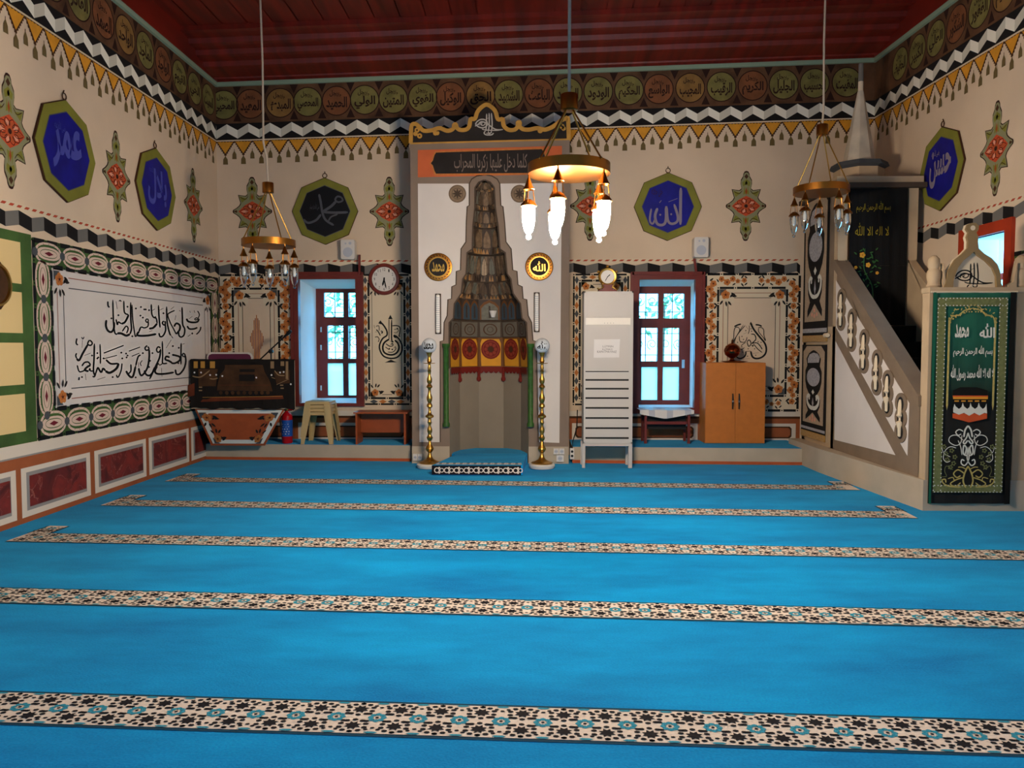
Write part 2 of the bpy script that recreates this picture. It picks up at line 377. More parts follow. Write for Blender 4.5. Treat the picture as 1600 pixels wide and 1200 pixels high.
# raised ledge along the back wall
LF = [(XL, 10.72), (3.80, 10.36)]
lf = MB()
def ledge_seg(x0, x1):
    y = lambda x: LF[0][1]+(x-LF[0][0])/(LF[1][0]-LF[0][0])*(LF[1][1]-LF[0][1])
    vs = [(x0, y(x0), 0), (x1, y(x1), 0), (x1, YB, 0), (x0, YB, 0), (x0, y(x0), .22), (x1, y(x1), .22), (x1, YB, .22), (x0, YB, .22)]
    lf.add(vs, [(0, 1, 5, 4), (4, 5, 6, 7), (0, 4, 7, 3), (1, 2, 6, 5)], 'ledge_plaster')
    q = MB(); q.add([(x0, y(x0)+.03, .224), (x1, y(x1)+.03, .224), (x1, YB, .224), (x0, YB, .224), (x0, y(x0)+.03, .2), (x1, y(x1)+.03, .2)], [(0, 1, 2, 3), (4, 5, 1, 0)], 'carpet_blue')
    r = MB(); r.add([(x0, y(x0)-.012, 0), (x1, y(x1)-.012, 0), (x1, y(x1)-.012, .04), (x0, y(x0)-.012, .04), (x0, y(x0), .04), (x1, y(x1), .04)], [(0, 1, 2, 3), (3, 2, 5, 4)], 'dado_orange')
    return q, r
q1 = ledge_seg(XL, -1.62); q2 = ledge_seg(.62, 3.80)
ledge = ST(lf, 'trim_1')
for q, r in (q1, q2): q.build('ledge_carpet', ledge, kind='structure'); r.build('ledge_skirting', ledge, kind='structure')
# back wall with window openings
def holes_wall(mb, F, u0, v0, u1, v1, holes, m, top=None):
    us = sorted({u0, u1, *[h[0] for h in holes], *[h[2] for h in holes]})
    for a, b in zip(us, us[1:]):
        hs = sorted([h for h in holes if h[0] <= a and h[2] >= b], key=lambda h: h[1]); v = v0
        for h in hs: mb.poly(F, [(a, v), (b, v), (b, h[1]), (a, h[1])], m, 0); v = h[3]
        t = (lambda u: v1) if top is None else top
        mb.poly(F, [(a, v), (b, v), (b, t(b)), (a, t(a))], m, 0)
def hole(F, x0, y0, x1, y1):
    a, b = F.px(x0, y1), F.px(x1, y0); return (a[0], a[1], b[0], b[1])
h1 = hole(BW, 469.5, 436.5, 556, 629.5); h2 = hole(BW, 997, 437, 1085.8, 637)
m = MB(); holes_wall(m, BW, XL-.02, 0, XR+.02, 5.7, [h1, h2], 'plaster'); wall_back = ST(m, 'wall_back')
lh = [(c-w_/2, z0, c+w_/2, z1) for s, c, w_, z0, z1 in UNSEEN_SIDE_WINDOWS if s == 'left']
m = MB(); holes_wall(m, LW, YR, 0, YB+.02, 5.7, lh, 'plaster'); wall_left = ST(m, 'wall_left')
rwin = (-8.86, 1.75, -8.13, 2.80)
rh = [(-c-w_/2, z0, -c+w_/2, z1) for s, c, w_, z0, z1 in UNSEEN_SIDE_WINDOWS if s == 'right']+[rwin]
m = MB(); holes_wall(m, RW, -YB-.02, 0, -YR, 5.75, rh, 'plaster'); wall_right = ST(m, 'wall_right')
RRW = Fr((0, YR, 0), (-1, 0, 0), (0, 0, 1))
m = MB(); holes_wall(m, RRW, -XR, 0, -XL, 5.75, [(-c-w_/2, z0, -c+w_/2, z1) for c, w_, z0, z1 in UNSEEN_REAR_WINDOWS], 'plaster'); ST(m, 'wall_rear')
# ceiling: planks with real grooves, stepped mouldings towards the back wall
m = MB()
x = XL-.05; k = 0
while x < XR+.05:
    x1 = x+.33; zc = lambda a: zt(a)+.32
    for (a, b, dz) in ((x, x1-.012, 0), (x1-.012, x1, .02)):
        m.add([(a, YR, zc(a)+dz), (b, YR, zc(b)+dz), (b, 10.1, zc(b)+dz), (a, 10.1, zc(a)+dz)], [(0, 3, 2, 1)], 'ceiling_wood')
    x = x1
ceiling = ST(m, 'ceiling')
m = MB(); prof = [(10.08, .33), (10.08, .26), (10.14, .25), (10.30, .25), (10.32, .19), (10.38, .18), (10.52, .18), (10.54, .12), (10.6, .11), (10.76, .11), (10.78, .05), (10.84, .04), (11.12, .02), (11.13, -.002)]
for (a, za), (b, zb) in zip(prof, prof[1:]):
    m.add([(XL, a, zt(XL)+za), (XR, a, zt(XR)+za), (XR, b, zt(XR)+zb), (XL, b, zt(XL)+zb)], [(0, 3, 2, 1)], 'ceiling_wood')
ST(m, 'ceiling_moulding', ceiling)
m = MB(); m.box(XL-.6, XR+.6, YR-.6, YB+.6, zt(XR)+.42, zt(XR)+.5, 'ceiling_wood'); m.box(XL-.6, XR+.6, YB+.02, YB+.3, 5.3, zt(XR)+.45, 'ceiling_wood'); m.box(XL-.3, XL-.03, YR-.5, YB+.3, 5.2, zt(XR)+.45, 'ceiling_wood'); m.box(XR+.03, XR+.3, YR-.5, YB+.3, 5.2, zt(XR)+.45, 'ceiling_wood'); m.box(XL-.6, XR+.6, YR-.3, YR-.03, 5.2, zt(XR)+.45, 'ceiling_wood'); ST(m, 'light_leak_cover', ceiling)  # added unseen slabs that keep sky light out of the ceiling gaps
def cornice(F, u0, u1, za, zb, name):
    m = MB(); n = 1
    def q(pts):
        m.prism(F, [(u0, za+pts[0]), (u1, zb+pts[0]), (u1, zb+pts[1]), (u0, za+pts[1])], 0, pts[2], pts[3])
    q((-.056, 0, .05, 'mint')); q((0, .5, .05, 'ceiling_wood')); ST(m, name)
# ---------------------------------------------------------------- painted borders
NAMES = {'back': 'المقيت الحسيب الجليل الكريم الرقيب المجيب الواسع الحكيم الودود المجيد الباعث الشهيد الحق الوكيل القوي المتين الولي الحميد المحصي المبدئ المعيد المحيي'.split(),
         'left': 'المميت الحي القيوم الواجد الماجد الواحد الصمد القادر المقتدر المقدم المؤخر الاول'.split(),
         'right': 'الحفيظ الكبير العلي الشكور الغفور العظيم الحليم الخبير اللطيف العدل'.split()}
def upper_bands(F, wall, u0, u1, zf, names, med_u, skip=None):
    """frieze of roundels, zigzag ribbon, tassel border; zf(u): height offset."""
    def R(mb, a, b, v0, v1, mt, w): mb.poly(F, [(a, v0+zf(a)), (b, v0+zf(b)), (b, v1+zf(b)), (a, v1+zf(a))], mt, w)
    m = MB(); R(m, u0, u1, 4.84, 5.37, 'frieze', .010)
    m.face([F.P(u0, 4.84+zf(u0), 0), F.P(u1, 4.84+zf(u1), 0), F.P(u1, 4.84+zf(u1), .01), F.P(u0, 4.84+zf(u0), .01)], 'frieze')
    fr = m.build('frieze_board', wall, kind='structure')
    m = MB()
    for i, (u, nm) in enumerate(zip(med_u, names)):
        v = 5.107+zf(u); cm = ('med_olive', 'med_ochre', 'med_rust', 'med_olive', 'med_rust', 'med_olive', 'med_olive')[i*3 % 7]
        m.disc(F, u, v, .208, cm, .012, 28); m.ring(F, u, v, .214, .014, 'med_line', .0135, 28)
        text(m, F, nm, u-.15, v-.13, u+.155, v+.06, 'med_line', .014, .03); text(m, F, 'جل', u-.10, v+.06, u-.01, v+.15, 'med_line', .014, .02); text(m, F, 'جلاله', u-.02, v+.05, u+.07, v+.12, 'med_line', .014, .02)
        if i < len(med_u)-1:
            ud = (u+med_u[i+1])/2
            for s in (-1, 1): m.poly(F, [(ud-.06, v+s*.25), (ud+.06, v+s*.25), (ud, v+s*.12)][::-s], 'med_line', .0125)
    m.build('roundel_lettering', fr, kind='structure')
    m = MB(); R(m, u0, u1, 4.60, 4.84, 'soot', .002)
    p = .318; n = int((u1-u0)/p)+1; dz = .045
    for i in range(n):
        for j in (0, 1):
            a = u0+p*(i+j/2); b = min(a+p/2, u1)
            if a >= u1: continue
            va, vb = ((-dz, dz), (dz, -dz))[j]
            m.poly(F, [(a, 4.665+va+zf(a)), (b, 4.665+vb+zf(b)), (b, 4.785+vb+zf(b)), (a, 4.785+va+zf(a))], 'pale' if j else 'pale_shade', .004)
    R(m, u0, u1, 4.585, 4.603, 'cream', .004)
    m.build('zigzag_border', wall, kind='structure')
    m = MB(); p = .264; n = int((u1-u0)/p); p = (u1-u0)/n
    for i in range(n+1):
        u = u0+p*i; z = zf(u)
        def stair(h, ww, steps):
            pts = []
            for k in range(steps): pts += [(ww*(1-k/steps), -h*k/steps), (ww*(1-k/steps), -h*(k+1)/steps)]
            return pts+[(-a, b) for a, b in pts[::-1]]
        lim = lambda P: [(min(max(u+a, u0), u1), 4.585+z+b) for a, b in P]
        if i < n:
            uc = u+p/2; z2 = zf(uc)
            m.poly(F, [(uc+a, 4.585+z2+b) for a, b in stair(.205, p/2, 7)], 'brown_line', .003)
            m.poly(F, [(uc-p*.44, 4.579+z2), (uc, 4.579+z2-.172), (uc+p*.44, 4.579+z2)], 'gold_yellow', .005)
            for k in range(5): m.rect(F, uc-p*.4+k*p*.17, 4.572+z2, uc-p*.4+k*p*.17+.025, 4.58+z2, 'brown_line', .006)
            m.rect(F, uc-.006, 4.33+z2, uc+.006, 4.39+z2, 'brown_line', .004)
            m.poly(F, [(uc-.036, 4.25+z2), (uc+.036, 4.25+z2), (uc+.032, 4.325+z2), (uc, 4.375+z2), (uc-.032, 4.325+z2)], 'tassel', .005)
        if u0+.03 < u < u1-.03:
            m.rect(F, u-.004, 4.43+z, u+.004, 4.47+z, 'brown_line', .004)
            m.poly(F, [(u-.032, 4.325+z), (u+.032, 4.325+z), (u+.028, 4.395+z), (u, 4.45+z), (u-.028, 4.395+z)], 'tassel', .005)
    m.build('tassel_border', wall, kind='structure')
def lower_bands(F, wall, u0, u1, dz=0):
    m = MB(); m.rect(F, u0, 2.80+dz, u1, 2.875+dz, 'cream', .002)
    p = .105; n = int((u1-u0)/p)
    for i in range(n):
        a = u0+i*p; m.poly(F, [(a, 2.838+dz), (a+.055, 2.838+dz), (a+.085, 2.862+dz), (a+.03, 2.862+dz)], 'rope_red', .004)
    m.build('rope_border', wall, kind='structure')
    m = MB(); p = .36; n = int((u1-u0)/p)+1; d = .02
    for i in range(n):
        for j in (0, 1):
            a = u0+p*(i+j/2); b = min(a+p/2, u1)
            if a >= u1: continue
            va, vb = ((-d, d), (d, -d))[j]
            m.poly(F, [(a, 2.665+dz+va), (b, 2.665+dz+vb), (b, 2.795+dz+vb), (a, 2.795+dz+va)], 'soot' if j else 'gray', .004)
    m.build('folded_ribbon_border', wall, kind='structure')
medb = [BW.px(x, 150)[0] for x in (1322, 1272, 1223.8, 1175.4, 1126.7, 1078, 1029, 982.6, 934.6, 887, 842, 795, 751, 704, 660.7, 614.6, 570, 526, 481, 438, 391.6, 350)]
upper_bands(BW, wall_back, XL, XR, lambda u: SL*(u-XL), NAMES['back'], medb)
upper_bands(LW, wall_left, 4.6, YB, lambda u: 0, NAMES['left'], [YB-.28-.452*k for k in range(12)])
upper_bands(RW, wall_right, -YB, -5.0, lambda u: SL*(XR-XL)-.028*(u+YB), NAMES['right'], [-YB+.75+.452*k for k in range(10)])
cornice(BW, XL, XR, zt(XL), zt(XR), 'trim_2'); cornice(LW, YR, YB, zt(XL), zt(XL), 'trim_3')
cornice(RW, -YB, -YR, zt(XR), zt(XR)-.028*(YB-YR), 'trim_4')
lower_bands(BW, wall_back, XL, BW.px(1250, 420)[0]); lower_bands(LW, wall_left, 4.5, YB); lower_bands(RW, wall_right, -10.2, -5.5, .25)
# ---------------------------------------------------------------- painted motifs
def dashes(m, F, u0, v0, u1, v1, th, seg=.23):
    L = math.hypot(u1-u0, v1-v0); n = max(1, round(L/seg)); dx, dy = (u1-u0)/L, (v1-v0)/L
    for i in range(n):
        a, b = L*i/n+.022, L*(i+1)/n-.022
        P = lambda s, o: (u0+dx*s-dy*o, v0+dy*s+dx*o)
        m.poly(F, [P(a, -th/2), P(b, -th/2), P(b, th/2), P(a, th/2)], 'ink', .004)
        c = P(L*i/n, 0); m.disc(F, c[0], c[1], .012, 'ink', .004, 6)
def dashrect(m, F, u0, v0, u1, v1, th, sides='lrtb'):
    if 'l' in sides: dashes(m, F, u0, v0, u0, v1, th)
    if 'r' in sides: dashes(m, F, u1, v0, u1, v1, th)
    if 't' in sides: dashes(m, F, u0, v1, u1, v1, th)
    if 'b' in sides: dashes(m, F, u0, v0, u1, v0, th)
def linerect(m, F, u0, v0, u1, v1, t, mt, w=.004):
    m.rect(F, u0, v0, u0+t, v1, mt, w); m.rect(F, u1-t, v0, u1, v1, mt, w); m.rect(F, u0, v1-t, u1, v1, mt, w); m.rect(F, u0, v0, u1, v0+t, mt, w)
def leaf(m, F, u, v, a, l, mt='leaf_dark', w=.005):
    c, s = math.cos(a), math.sin(a); P = lambda x, y: (u+c*x-s*y, v+s*x+c*y)
    m.poly(F, [P(0, 0), P(l*.3, -l*.17), P(l*.7, -l*.15), P(l, 0), P(l*.7, l*.15), P(l*.3, l*.17)], mt, w)
def flower(m, F, u, v, r, a0=0):
    for k in range(5):
        a = a0+2*PI*k/5; m.disc(F, u+.55*r*math.cos(a), v+.55*r*math.sin(a), r*.5, 'flower', .006+.0003*k, 8)
    for k in range(5):
        a = a0+2*PI*k/5; leaf(m, F, u, v, a, r*.6, 'flower_deep', .008)
    m.disc(F, u, v, r*.2, 'rose_dark', .009, 6)
def flowerband(m, F, u0, v0, u1, v1, w, flip=1):
    L = math.hypot(u1-u0, v1-v0); dx, dy = (u1-u0)/L, (v1-v0)/L; A = math.atan2(dy, dx)
    P = lambda s, o: (u0+dx*s-dy*o*flip, v0+dy*s+dx*o*flip)
    p = .52; n = max(1, round(L/p)); p = L/n; pts = []
    for i in range(n):
        for (s, o, r) in ((.10, .20, .062), (.27, -.18, .072), (.44, .20, .062), (.60, -.05, .05), (.80, .05, .055)):
            q = P(p*(i+s), o*w); pts.append(q); flower(m, F, q[0], q[1], 1.55*r*w/.27, i+s*9)
        for (s, o, a, l) in ((.02, -.2, 2.2, .10), (.16, -.30, .6, .10), (.36, .28, -.5, .10), (.52, .30, 2.4, .09), (.54, -.30, -2.6, .10), (.70, .26, .9, .11), (.70, -.28, -.9, .11), (.90, .28, 2.5, .10), (.90, -.24, -2.4, .10)):
            q = P(p*(i+s), o*w); leaf(m, F, q[0], q[1], A+a*flip, 1.4*l*w/.27)
    m.stroke(F, pts, .006, 'flower_deep', .0045)
def corner_spray(m, F, u, v, sx, sy, s=1):
    flower(m, F, u+sx*.085*s, v+sy*.08*s, .065*s, .4)
    for (x, y, a) in ((.16, .05, .5), (.17, .1, 0), (.15, .12, -.9), (.05, .16, 2.2), (.09, .17, 1.4), (.12, .17, .9)):
        a = math.atan2(math.sin(a)*sy, math.cos(a)*sx); leaf(m, F, u+sx*x*s, v+sy*y*s, a, .085*s)
    m.poly(F, [(u, v), (u+sx*.10*s, v), (u, v+sy*.10*s)][::sx*sy], 'slate', .0045)
def diamonds(m, F, u0, v0, u1, v1, wd):
    L = math.hypot(u1-u0, v1-v0); n = max(1, round(L/.125)); dx, dy = (u1-u0)/L, (v1-v0)/L; h = L/n*.46
    for i in range(n):
        s = L*(i+.5)/n; cu, cv = u0+dx*s, v0+dy*s
        m.poly(F, [(cu+dx*h, cv+dy*h), (cu-dy*wd/2, cv+dx*wd/2), (cu-dx*h, cv-dy*h), (cu+dy*wd/2, cv-dx*wd/2)], 'flower' if i % 2 else 'slate', .005)
U = lambda x, y=541: BW.px(x, y)[0]
V = lambda y, x=800: BW.px(x, y)[1]
# flower panels (left one behind the corner pulpit, right one behind the cabinet)
def flower_panel(x0, x1, xi0, xi1, xr0, xr1, xk0, xk1, name, yb=641.7, yi=618, yk=603.5):
    m = MB(); u0, u1, v0, v1 = U(x0), U(x1), V(yb), V(428)
    m.rect(BW, u0, v0, u1, v1, 'cream', .002); a0, a1, b0, b1 = U(xi0), U(xi1), V(yi), V(450.4)
    dashrect(m, BW, u0+.02, v0+.01, u1-.02, v1-.01, .035); dashrect(m, BW, a0, b0, a1, b1, .032)
    wl = a0-u0-.06
    flowerband(m, BW, (u0+a0)/2, v1-.1, (u0+a0)/2, v0+.05, wl); flowerband(m, BW, (u1+a1)/2, v1-.1, (u1+a1)/2, v0+.05, wl, -1)
    flowerband(m, BW, u0+.2, (v1+b1)/2, (u0+u1)/2-.03, (v1+b1)/2, wl*.85); flowerband(m, BW, u1-.2, (v1+b1)/2, (u0+u1)/2+.03, (v1+b1)/2, wl*.85, -1)
    flowerband(m, BW, u0+.2, (v0+b0)/2, u1-.2, (v0+b0)/2, wl*.8)
    linerect(m, BW, U(xr0), V(yk+7), U(xr1), V(458), .008, 'line_red'); m.rect(BW, U(xk0), V(yk), U(xk1), V(465.3), 'plaster', .005); linerect(m, BW, U(xk0), V(yk), U(xk1), V(465.3), .008, 'ink', .006)
    for sx, sy, cu, cv in ((1, -1, a0+.02, b1-.02), (-1, -1, a1-.02, b1-.02), (1, 1, a0+.02, b0+.02), (-1, 1, a1-.02, b0+.02)):
        m.rect(BW, min(cu, cu+sx*.21), min(cv, cv+sy*.2), max(cu, cu+sx*.21), max(cv, cv+sy*.2), 'cream', .007); 
        class G: pass
        G.P = staticmethod(lambda u, v, w: BW.P(u, v, w+.006)); corner_spray(m, G, cu, cv, sx, sy)
    return m
m = flower_panel(341.5, 459, 365, 436.6, 373, 429.6, 379.7, 423.4, 'p')
uc = U(401.8)
for k in range(-5, 6):
    top = {0: 492, 1: 497, 2: 500, 3: 516, 4: 520, 5: 525}[abs(k)]; bot = 640 if abs(k) < 3 else (545, 541, 535)[abs(k)-3]
    m.rect(BW, uc+k*.019-.006, V(bot), uc+k*.019+.006, V(top), 'line_red' if k % 2 else 'flower', .008)
m.build('flower_panel_painting', wall_back, kind='structure')
m = flower_panel(1099.5, 1249.8, 1121, 1228.3, 1128.7, 1218, 1136, 1211, 'p')
Zr = lambda L: BW.z(L, 1110, 490, 10.909)
K = .0118/10.909
for pts, wd in (([(680, 150), (730, 260), (830, 390), (920, 500), (950, 600), (930, 690), (860, 750), (770, 765), (710, 730), (685, 640)], 24), ([(685, 640), (600, 645)], 20), ([(600, 645), (600, 690), (570, 740), (500, 765), (440, 740)], 18), ([(590, 200), (480, 330), (410, 440), (385, 530)], 10), ([(560, 190), (440, 390), (395, 540)], 8),
                ([(480, 240), (440, 230), (405, 270), (395, 400), (388, 480)], 11), ([(480, 240), (495, 290), (440, 390), (405, 440)], 9), ([(810, 240), (870, 240), (905, 280), (910, 370), (940, 460)], 11), ([(820, 250), (820, 310), (900, 410), (935, 470)], 10), ([(405, 222), (460, 195), (520, 178)], 20), ([(765, 190), (820, 195), (875, 218)], 20),
                ([(490, 380), (500, 470), (570, 490), (610, 450), (620, 400)], 10), ([(690, 350), (750, 360), (770, 440), (700, 510)], 14), ([(620, 480), (660, 450), (690, 510), (650, 560), (620, 480)], 13), ([(700, 510), (790, 500), (850, 560), (880, 610)], 13), ([(700, 530), (720, 560), (740, 530), (800, 600), (880, 665)], 11), ([(440, 520), (470, 600), (520, 610), (580, 580)], 10), ([(540, 580), (530, 540), (600, 490)], 9), ([(660, 200), (660, 280), (640, 350)], 9), ([(600, 210), (640, 270)], 10), ([(500, 490), (560, 490)], 12), ([(720, 680), (820, 665)], 9), ([(590, 775), (670, 765)], 8), ([(840, 540), (880, 540)], 7), ([(560, 350), (620, 320)], 7)):
    m.stroke(BW, Zr(pts), wd*K, 'ink', .009, taper=.35)
for x, y in ((535, 390), (560, 440), (640, 600), (750, 600), (550, 655), (630, 725), (690, 260), (810, 480), (460, 490), (700, 300), (860, 490), (600, 290), (770, 710)):
    u, v = Zr([(x, y)])[0]; m.poly(BW, [(u-.010, v), (u, v-.010), (u+.010, v), (u, v+.010)], 'ink', .009)
u, v = Zr([(680, 150)])[0]; m.poly(BW, [(u-.012, v-.03), (u+.03, v-.03), (u+.004, v+.012)], 'ink', .009)
m.build('flower_panel_painting', wall_back, kind='structure')
# diamond-edged panels either side of the mihrab
def diamond_panel(x0, x1, left=True):
    m = MB(); u0, u1, v0, v1 = U(x0), U(x1), V(633), V(428); s = .10
    m.rect(BW, u0, v0, u1, v1, 'cream', .002)
    dashrect(m, BW, u0+.012, v0+.012, u1-.012, v1-.012, .026); dashrect(m, BW, u0+s, v0+s, u1-s, v1-s, .03)
    for a in ((u0+s/2+.004, v0+.05, u0+s/2+.004, v1-.03), (u1-s/2-.004, v0+.05, u1-s/2-.004, v1-.03), (u0+.1, v0+s/2, u1-.1, v0+s/2), (u0+.1, v1-s/2, u1-.1, v1-s/2)): diamonds(m, BW, *a, .062)
    linerect(m, BW, u0+s+.045, v0+s+.05, u1-s-.045, v1-s-.05, .007, 'ink')
    for sx, sy, cu, cv in ((1, -1, u0+s+.02, v1-s-.02), (-1, -1, u1-s-.02, v1-s-.02), (1, 1, u0+s+.02, v0+s+.02), (-1, 1, u1-s-.02, v0+s+.02)):
        m.rect(BW, min(cu, cu+sx*.17), min(cv, cv+sy*.17), max(cu, cu+sx*.17), max(cv, cv+sy*.17), 'cream', .0045); corner_spray(m, BW, cu, cv, sx, sy, .8)
    return m
m = diamond_panel(566, 643)
Ze = lambda L: BW.z(L, 565, 480, 10)
K = .0105/10
for pts, wd in (([(430, 195), (430, 500)], 20), ([(470, 195), (470, 505), (500, 540)], 20), ([(300, 235), (350, 290), (395, 370), (395, 440), (330, 490), (285, 580), (285, 660), (330, 750), (400, 790), (480, 800), (560, 780), (620, 710), (635, 620), (610, 540), (560, 470), (510, 440), (520, 468), (560, 465)], 22), ([(432, 500), (360, 550), (332, 620), (350, 700), (420, 740), (500, 740), (560, 700), (585, 630), (565, 560), (520, 515)], 25),
                ([(480, 290), (560, 290), (600, 320), (597, 400), (585, 450), (605, 455)], 15), ([(540, 480), (600, 570)], 8), ([(380, 570), (440, 610), (490, 600), (480, 570), (455, 585)], 13), ([(440, 520), (500, 580)], 8), ([(370, 620), (430, 660), (430, 640)], 11), ([(520, 610), (535, 650), (490, 700), (410, 700)], 11), ([(500, 640), (520, 630)], 10), ([(230, 350), (260, 380), (295, 445)], 15), ([(225, 300), (270, 292), (275, 370)], 10), ([(300, 370), (330, 385), (312, 410)], 13), ([(210, 470), (250, 462), (275, 500), (260, 545)], 11), ([(195, 280), (207, 330)], 9), ([(505, 350), (560, 340), (575, 370), (540, 400), (505, 395)], 8), ([(210, 390), (240, 385)], 7)):
    m.stroke(BW, Ze(pts), wd*K, 'ink', .006, taper=.6)
m.poly(BW, Ze([(450, 118), (415, 188), (487, 188)]), 'ink', .006); m.poly(BW, Ze([(362, 866), (420, 838), (460, 820), (500, 838), (552, 860)]), 'ink', .006); m.poly(BW, Ze([(295, 205), (262, 252), (310, 268), (330, 255)]), 'ink', .0062)
for x, y in ((560, 335), (480, 660), (435, 650), (320, 400)): m.disc(BW, *Ze([(x, y)])[0], .012, 'ink', .0063, 8)
m.build('ewer_calligraphy_panel', wall_back, kind='structure')
m = diamond_panel(895, 982); m.build('diamond_panel_painting', wall_back, kind='structure')
# dado of the back wall
m = MB()
for x0, x1 in ((345, 460), (460, 643), (890, 1098), (1098, 1252)):
    u0, u1 = U(x0), U(x1); m.rect(BW, u0, .2, u1, V(642), 'dado_brown', .001); m.rect(BW, u0, V(650), u1, V(642), 'dado_white', .003); m.rect(BW, u0, V(653.5), u1, V(650), 'brown_line', .003)
    m.rect(BW, u0+.04, V(688), u1-.06, V(661), 'dado_white', .003)
    a, b, c, d = u0+.09, u1-.12, V(684), V(665.5); k = .03
    m.poly(BW, [(a+k, c), (b-k, c), (b, c+k), (b, d-k), (b-k, d), (a+k, d), (a, d-k), (a, c+k)], 'brown_line', .004); a += .02; b -= .02; c += .02; d -= .02
    m.poly(BW, [(a+k, c), (b-k, c), (b, c+k), (b, d-k), (b-k, d), (a+k, d), (a, d-k), (a, c+k)], 'dado_brown', .005)
m.build('dado_painting', wall_back, kind='structure')
# rosettes
RO = [(0, -430), (22, -424), (38, -395), (42, -365), (68, -320), (70, -270), (60, -215), (85, -195), (130, -200), (180, -207), (165, -150), (150, -105), (165, -75), (200, -45), (245, -18), (250, 0)]
def rosette(F, wall, u, v, s=.00117):
    h = [(x, -y) for x, y in RO]; q = h+[(x, -y) for x, y in h[-2::-1]]; o = q+[(-x, y) for x, y in q[-2:0:-1]]
    m = MB(); S = lambda P, k=1, kx=None: [(u+x*s*(kx or k), v+y*s*k) for x, y in P]
    m.poly(F, S(o), 'rose_dark', .003); m.poly(F, S(o, .955, .93), 'rose_green', .004)
    for sy in (1, -1):
        for P, mt in (([(0, 395), (26, 360), (0, 330), (-26, 360)], 'brown_line'), ([(0, 330), (50, 290), (40, 240), (0, 260), (-40, 240), (-50, 290)], 'olive'), ([(0, 310), (18, 280), (0, 255), (-18, 280)], 'cream'), ([(20, 250), (36, 140), (8, 150)], 'olive'), ([(-20, 250), (-36, 140), (-8, 150)], 'olive'), ([(0, 230), (14, 180), (0, 130), (-14, 180)], 'flower_deep')):
            m.poly(F, S([(x, y*sy) for x, y in P][::sy]), mt, .005)
        for sx in (1, -1):
            m.poly(F, S([(60*sx, 160*sy), (160*sx, 185*sy), (130*sx, 110*sy)][::sx*sy]), 'olive', .005); m.stroke(F, S([(50*sx, 190*sy), (90*sx, 150*sy), (150*sx, 180*sy)]), 7*s, 'rose_dark', .0055)
            m.poly(F, S([(200*sx, 18*sy), (236*sx, 0), (190*sx, 0)][::sx*sy]), 'brown_line', .005)
    m.poly(F, S([(0, 125), (95, 75), (175, 0), (95, -75), (0, -125), (-95, -75), (-175, 0), (-95, 75)]), 'rose_red', .006)
    for k in range(10):
        a = 2*PI*k/10; r = 105 if k % 5 else 125
        c, sn = math.cos(a), math.sin(a); P = lambda x, y: (u+(c*x*1.15-sn*y)*s, v+(sn*x*.85+c*y)*s)
        m.poly(F, [P(45, 0), P(75, -22), P(r, 0), P(75, 22)], 'rose_pink' if k % 2 else 'dado_orange', .007); m.stroke(F, [P(40, 16), P(78, 30), P(r+10, 0), P(78, -30), P(40, -16)], 6*s, 'rose_dark', .0075)
    m.disc(F, u, v, 40*s, 'dado_orange', .008, 12); m.disc(F, u, v, 22*s, 'rose_dark', .0085, 10)
    m.build('painted_rosette', wall, kind='structure')
for x, y in ((394.5, 330.5), (608.5, 330.5), (1165.5, 322), (922, 322)): rosette(BW, wall_back, *BW.px(x, y))
for x, y in ((14, 205), (182, 276), (302, 321)): rosette(LW, wall_left, *LW.px(x, y))
rosette(RW, wall_right, *RW.px(1557, 232))
# ---------------------------------------------------------------- left wall: oval border, calligraphy, yellow panels, marble dado
def ovals(m, F, u0, v0, u1, v1, wd, p=.36):
    L = math.hypot(u1-u0, v1-v0); n = max(1, round(L/p)); dx, dy = (u1-u0)/L, (v1-v0)/L; h = L/n/2
    for i in range(n):
        s = L*(i+.5)/n
        P = lambda a, b: (u0+dx*(s+a)-dy*b, v0+dy*(s+a)+dx*b)
        def E(ka, kb, mt, w): m.poly(F, [P(h*ka*math.copysign(abs(math.cos(t))**.8, math.cos(t)), wd/2*kb*math.sin(t)) for t in [2*PI*j/20 for j in range(20)]], mt, w)
        E(1.0, 1, 'oval_pink', .005); E(.86, .80, 'green_paint', .006); E(.86, .58, 'oval_pink', .007); E(.62, .40, 'green_paint', .0075); E(.60, .33, 'oval_pink', .008)
        m.poly(F, [P(-h*.34, 0), P(0, -wd*.1), P(h*.34, 0), P(0, wd*.1)], 'oval_red', .009)
        for k in range(14):
            t = 2*PI*(k+.5)/14; c = P(h*.92*math.cos(t), wd*.44*math.sin(t)); m.disc(F, c[0], c[1], .006, 'oval_red', .009, 4)
        c = P(-h, 0); m.disc(F, c[0], c[1], .042, 'slate', .0095, 10)
def ovalframe(F, wall, u0, v0, u1, v1, a0, b0, a1, b1):
    m = MB(); m.rect(F, u0, v0, u1, v1, 'green_paint', .002)
    for q in ((u0+.02, v0, u0+.02, v1), (u1-.02, v0, u1-.02, v1), (u0, v1-.02, u1, v1-.02), (u0, v0+.02, u1, v0+.02), (a0-.01, b0, a0-.01, b1), (a1+.01, b0, a1+.01, b1), (a0, b1+.01, a1, b1+.01), (a0, b0-.01, a1, b0-.01)): dashes(m, F, *q, .045, .2)
    cl, cr, ct, cb = (u0+a0)/2, (u1+a1)/2, (v1+b1)/2, (v0+b0)/2
    ovals(m, F, cl, b0-.06, cl, b1+.06, (a0-u0)*.8); ovals(m, F, cr, b0-.06, cr, b1+.06, (a0-u0)*.8)
    ovals(m, F, u0+.03, ct, u1-.03, ct, (v1-b1)*.84, .40); ovals(m, F, u0+.03, cb, u1-.03, cb, (b0-v0)*.84, .40)
    return m.build('oval_border', wall, kind='structure')
lu0, lu1 = LW.px(54, 530)[0], YB-.03
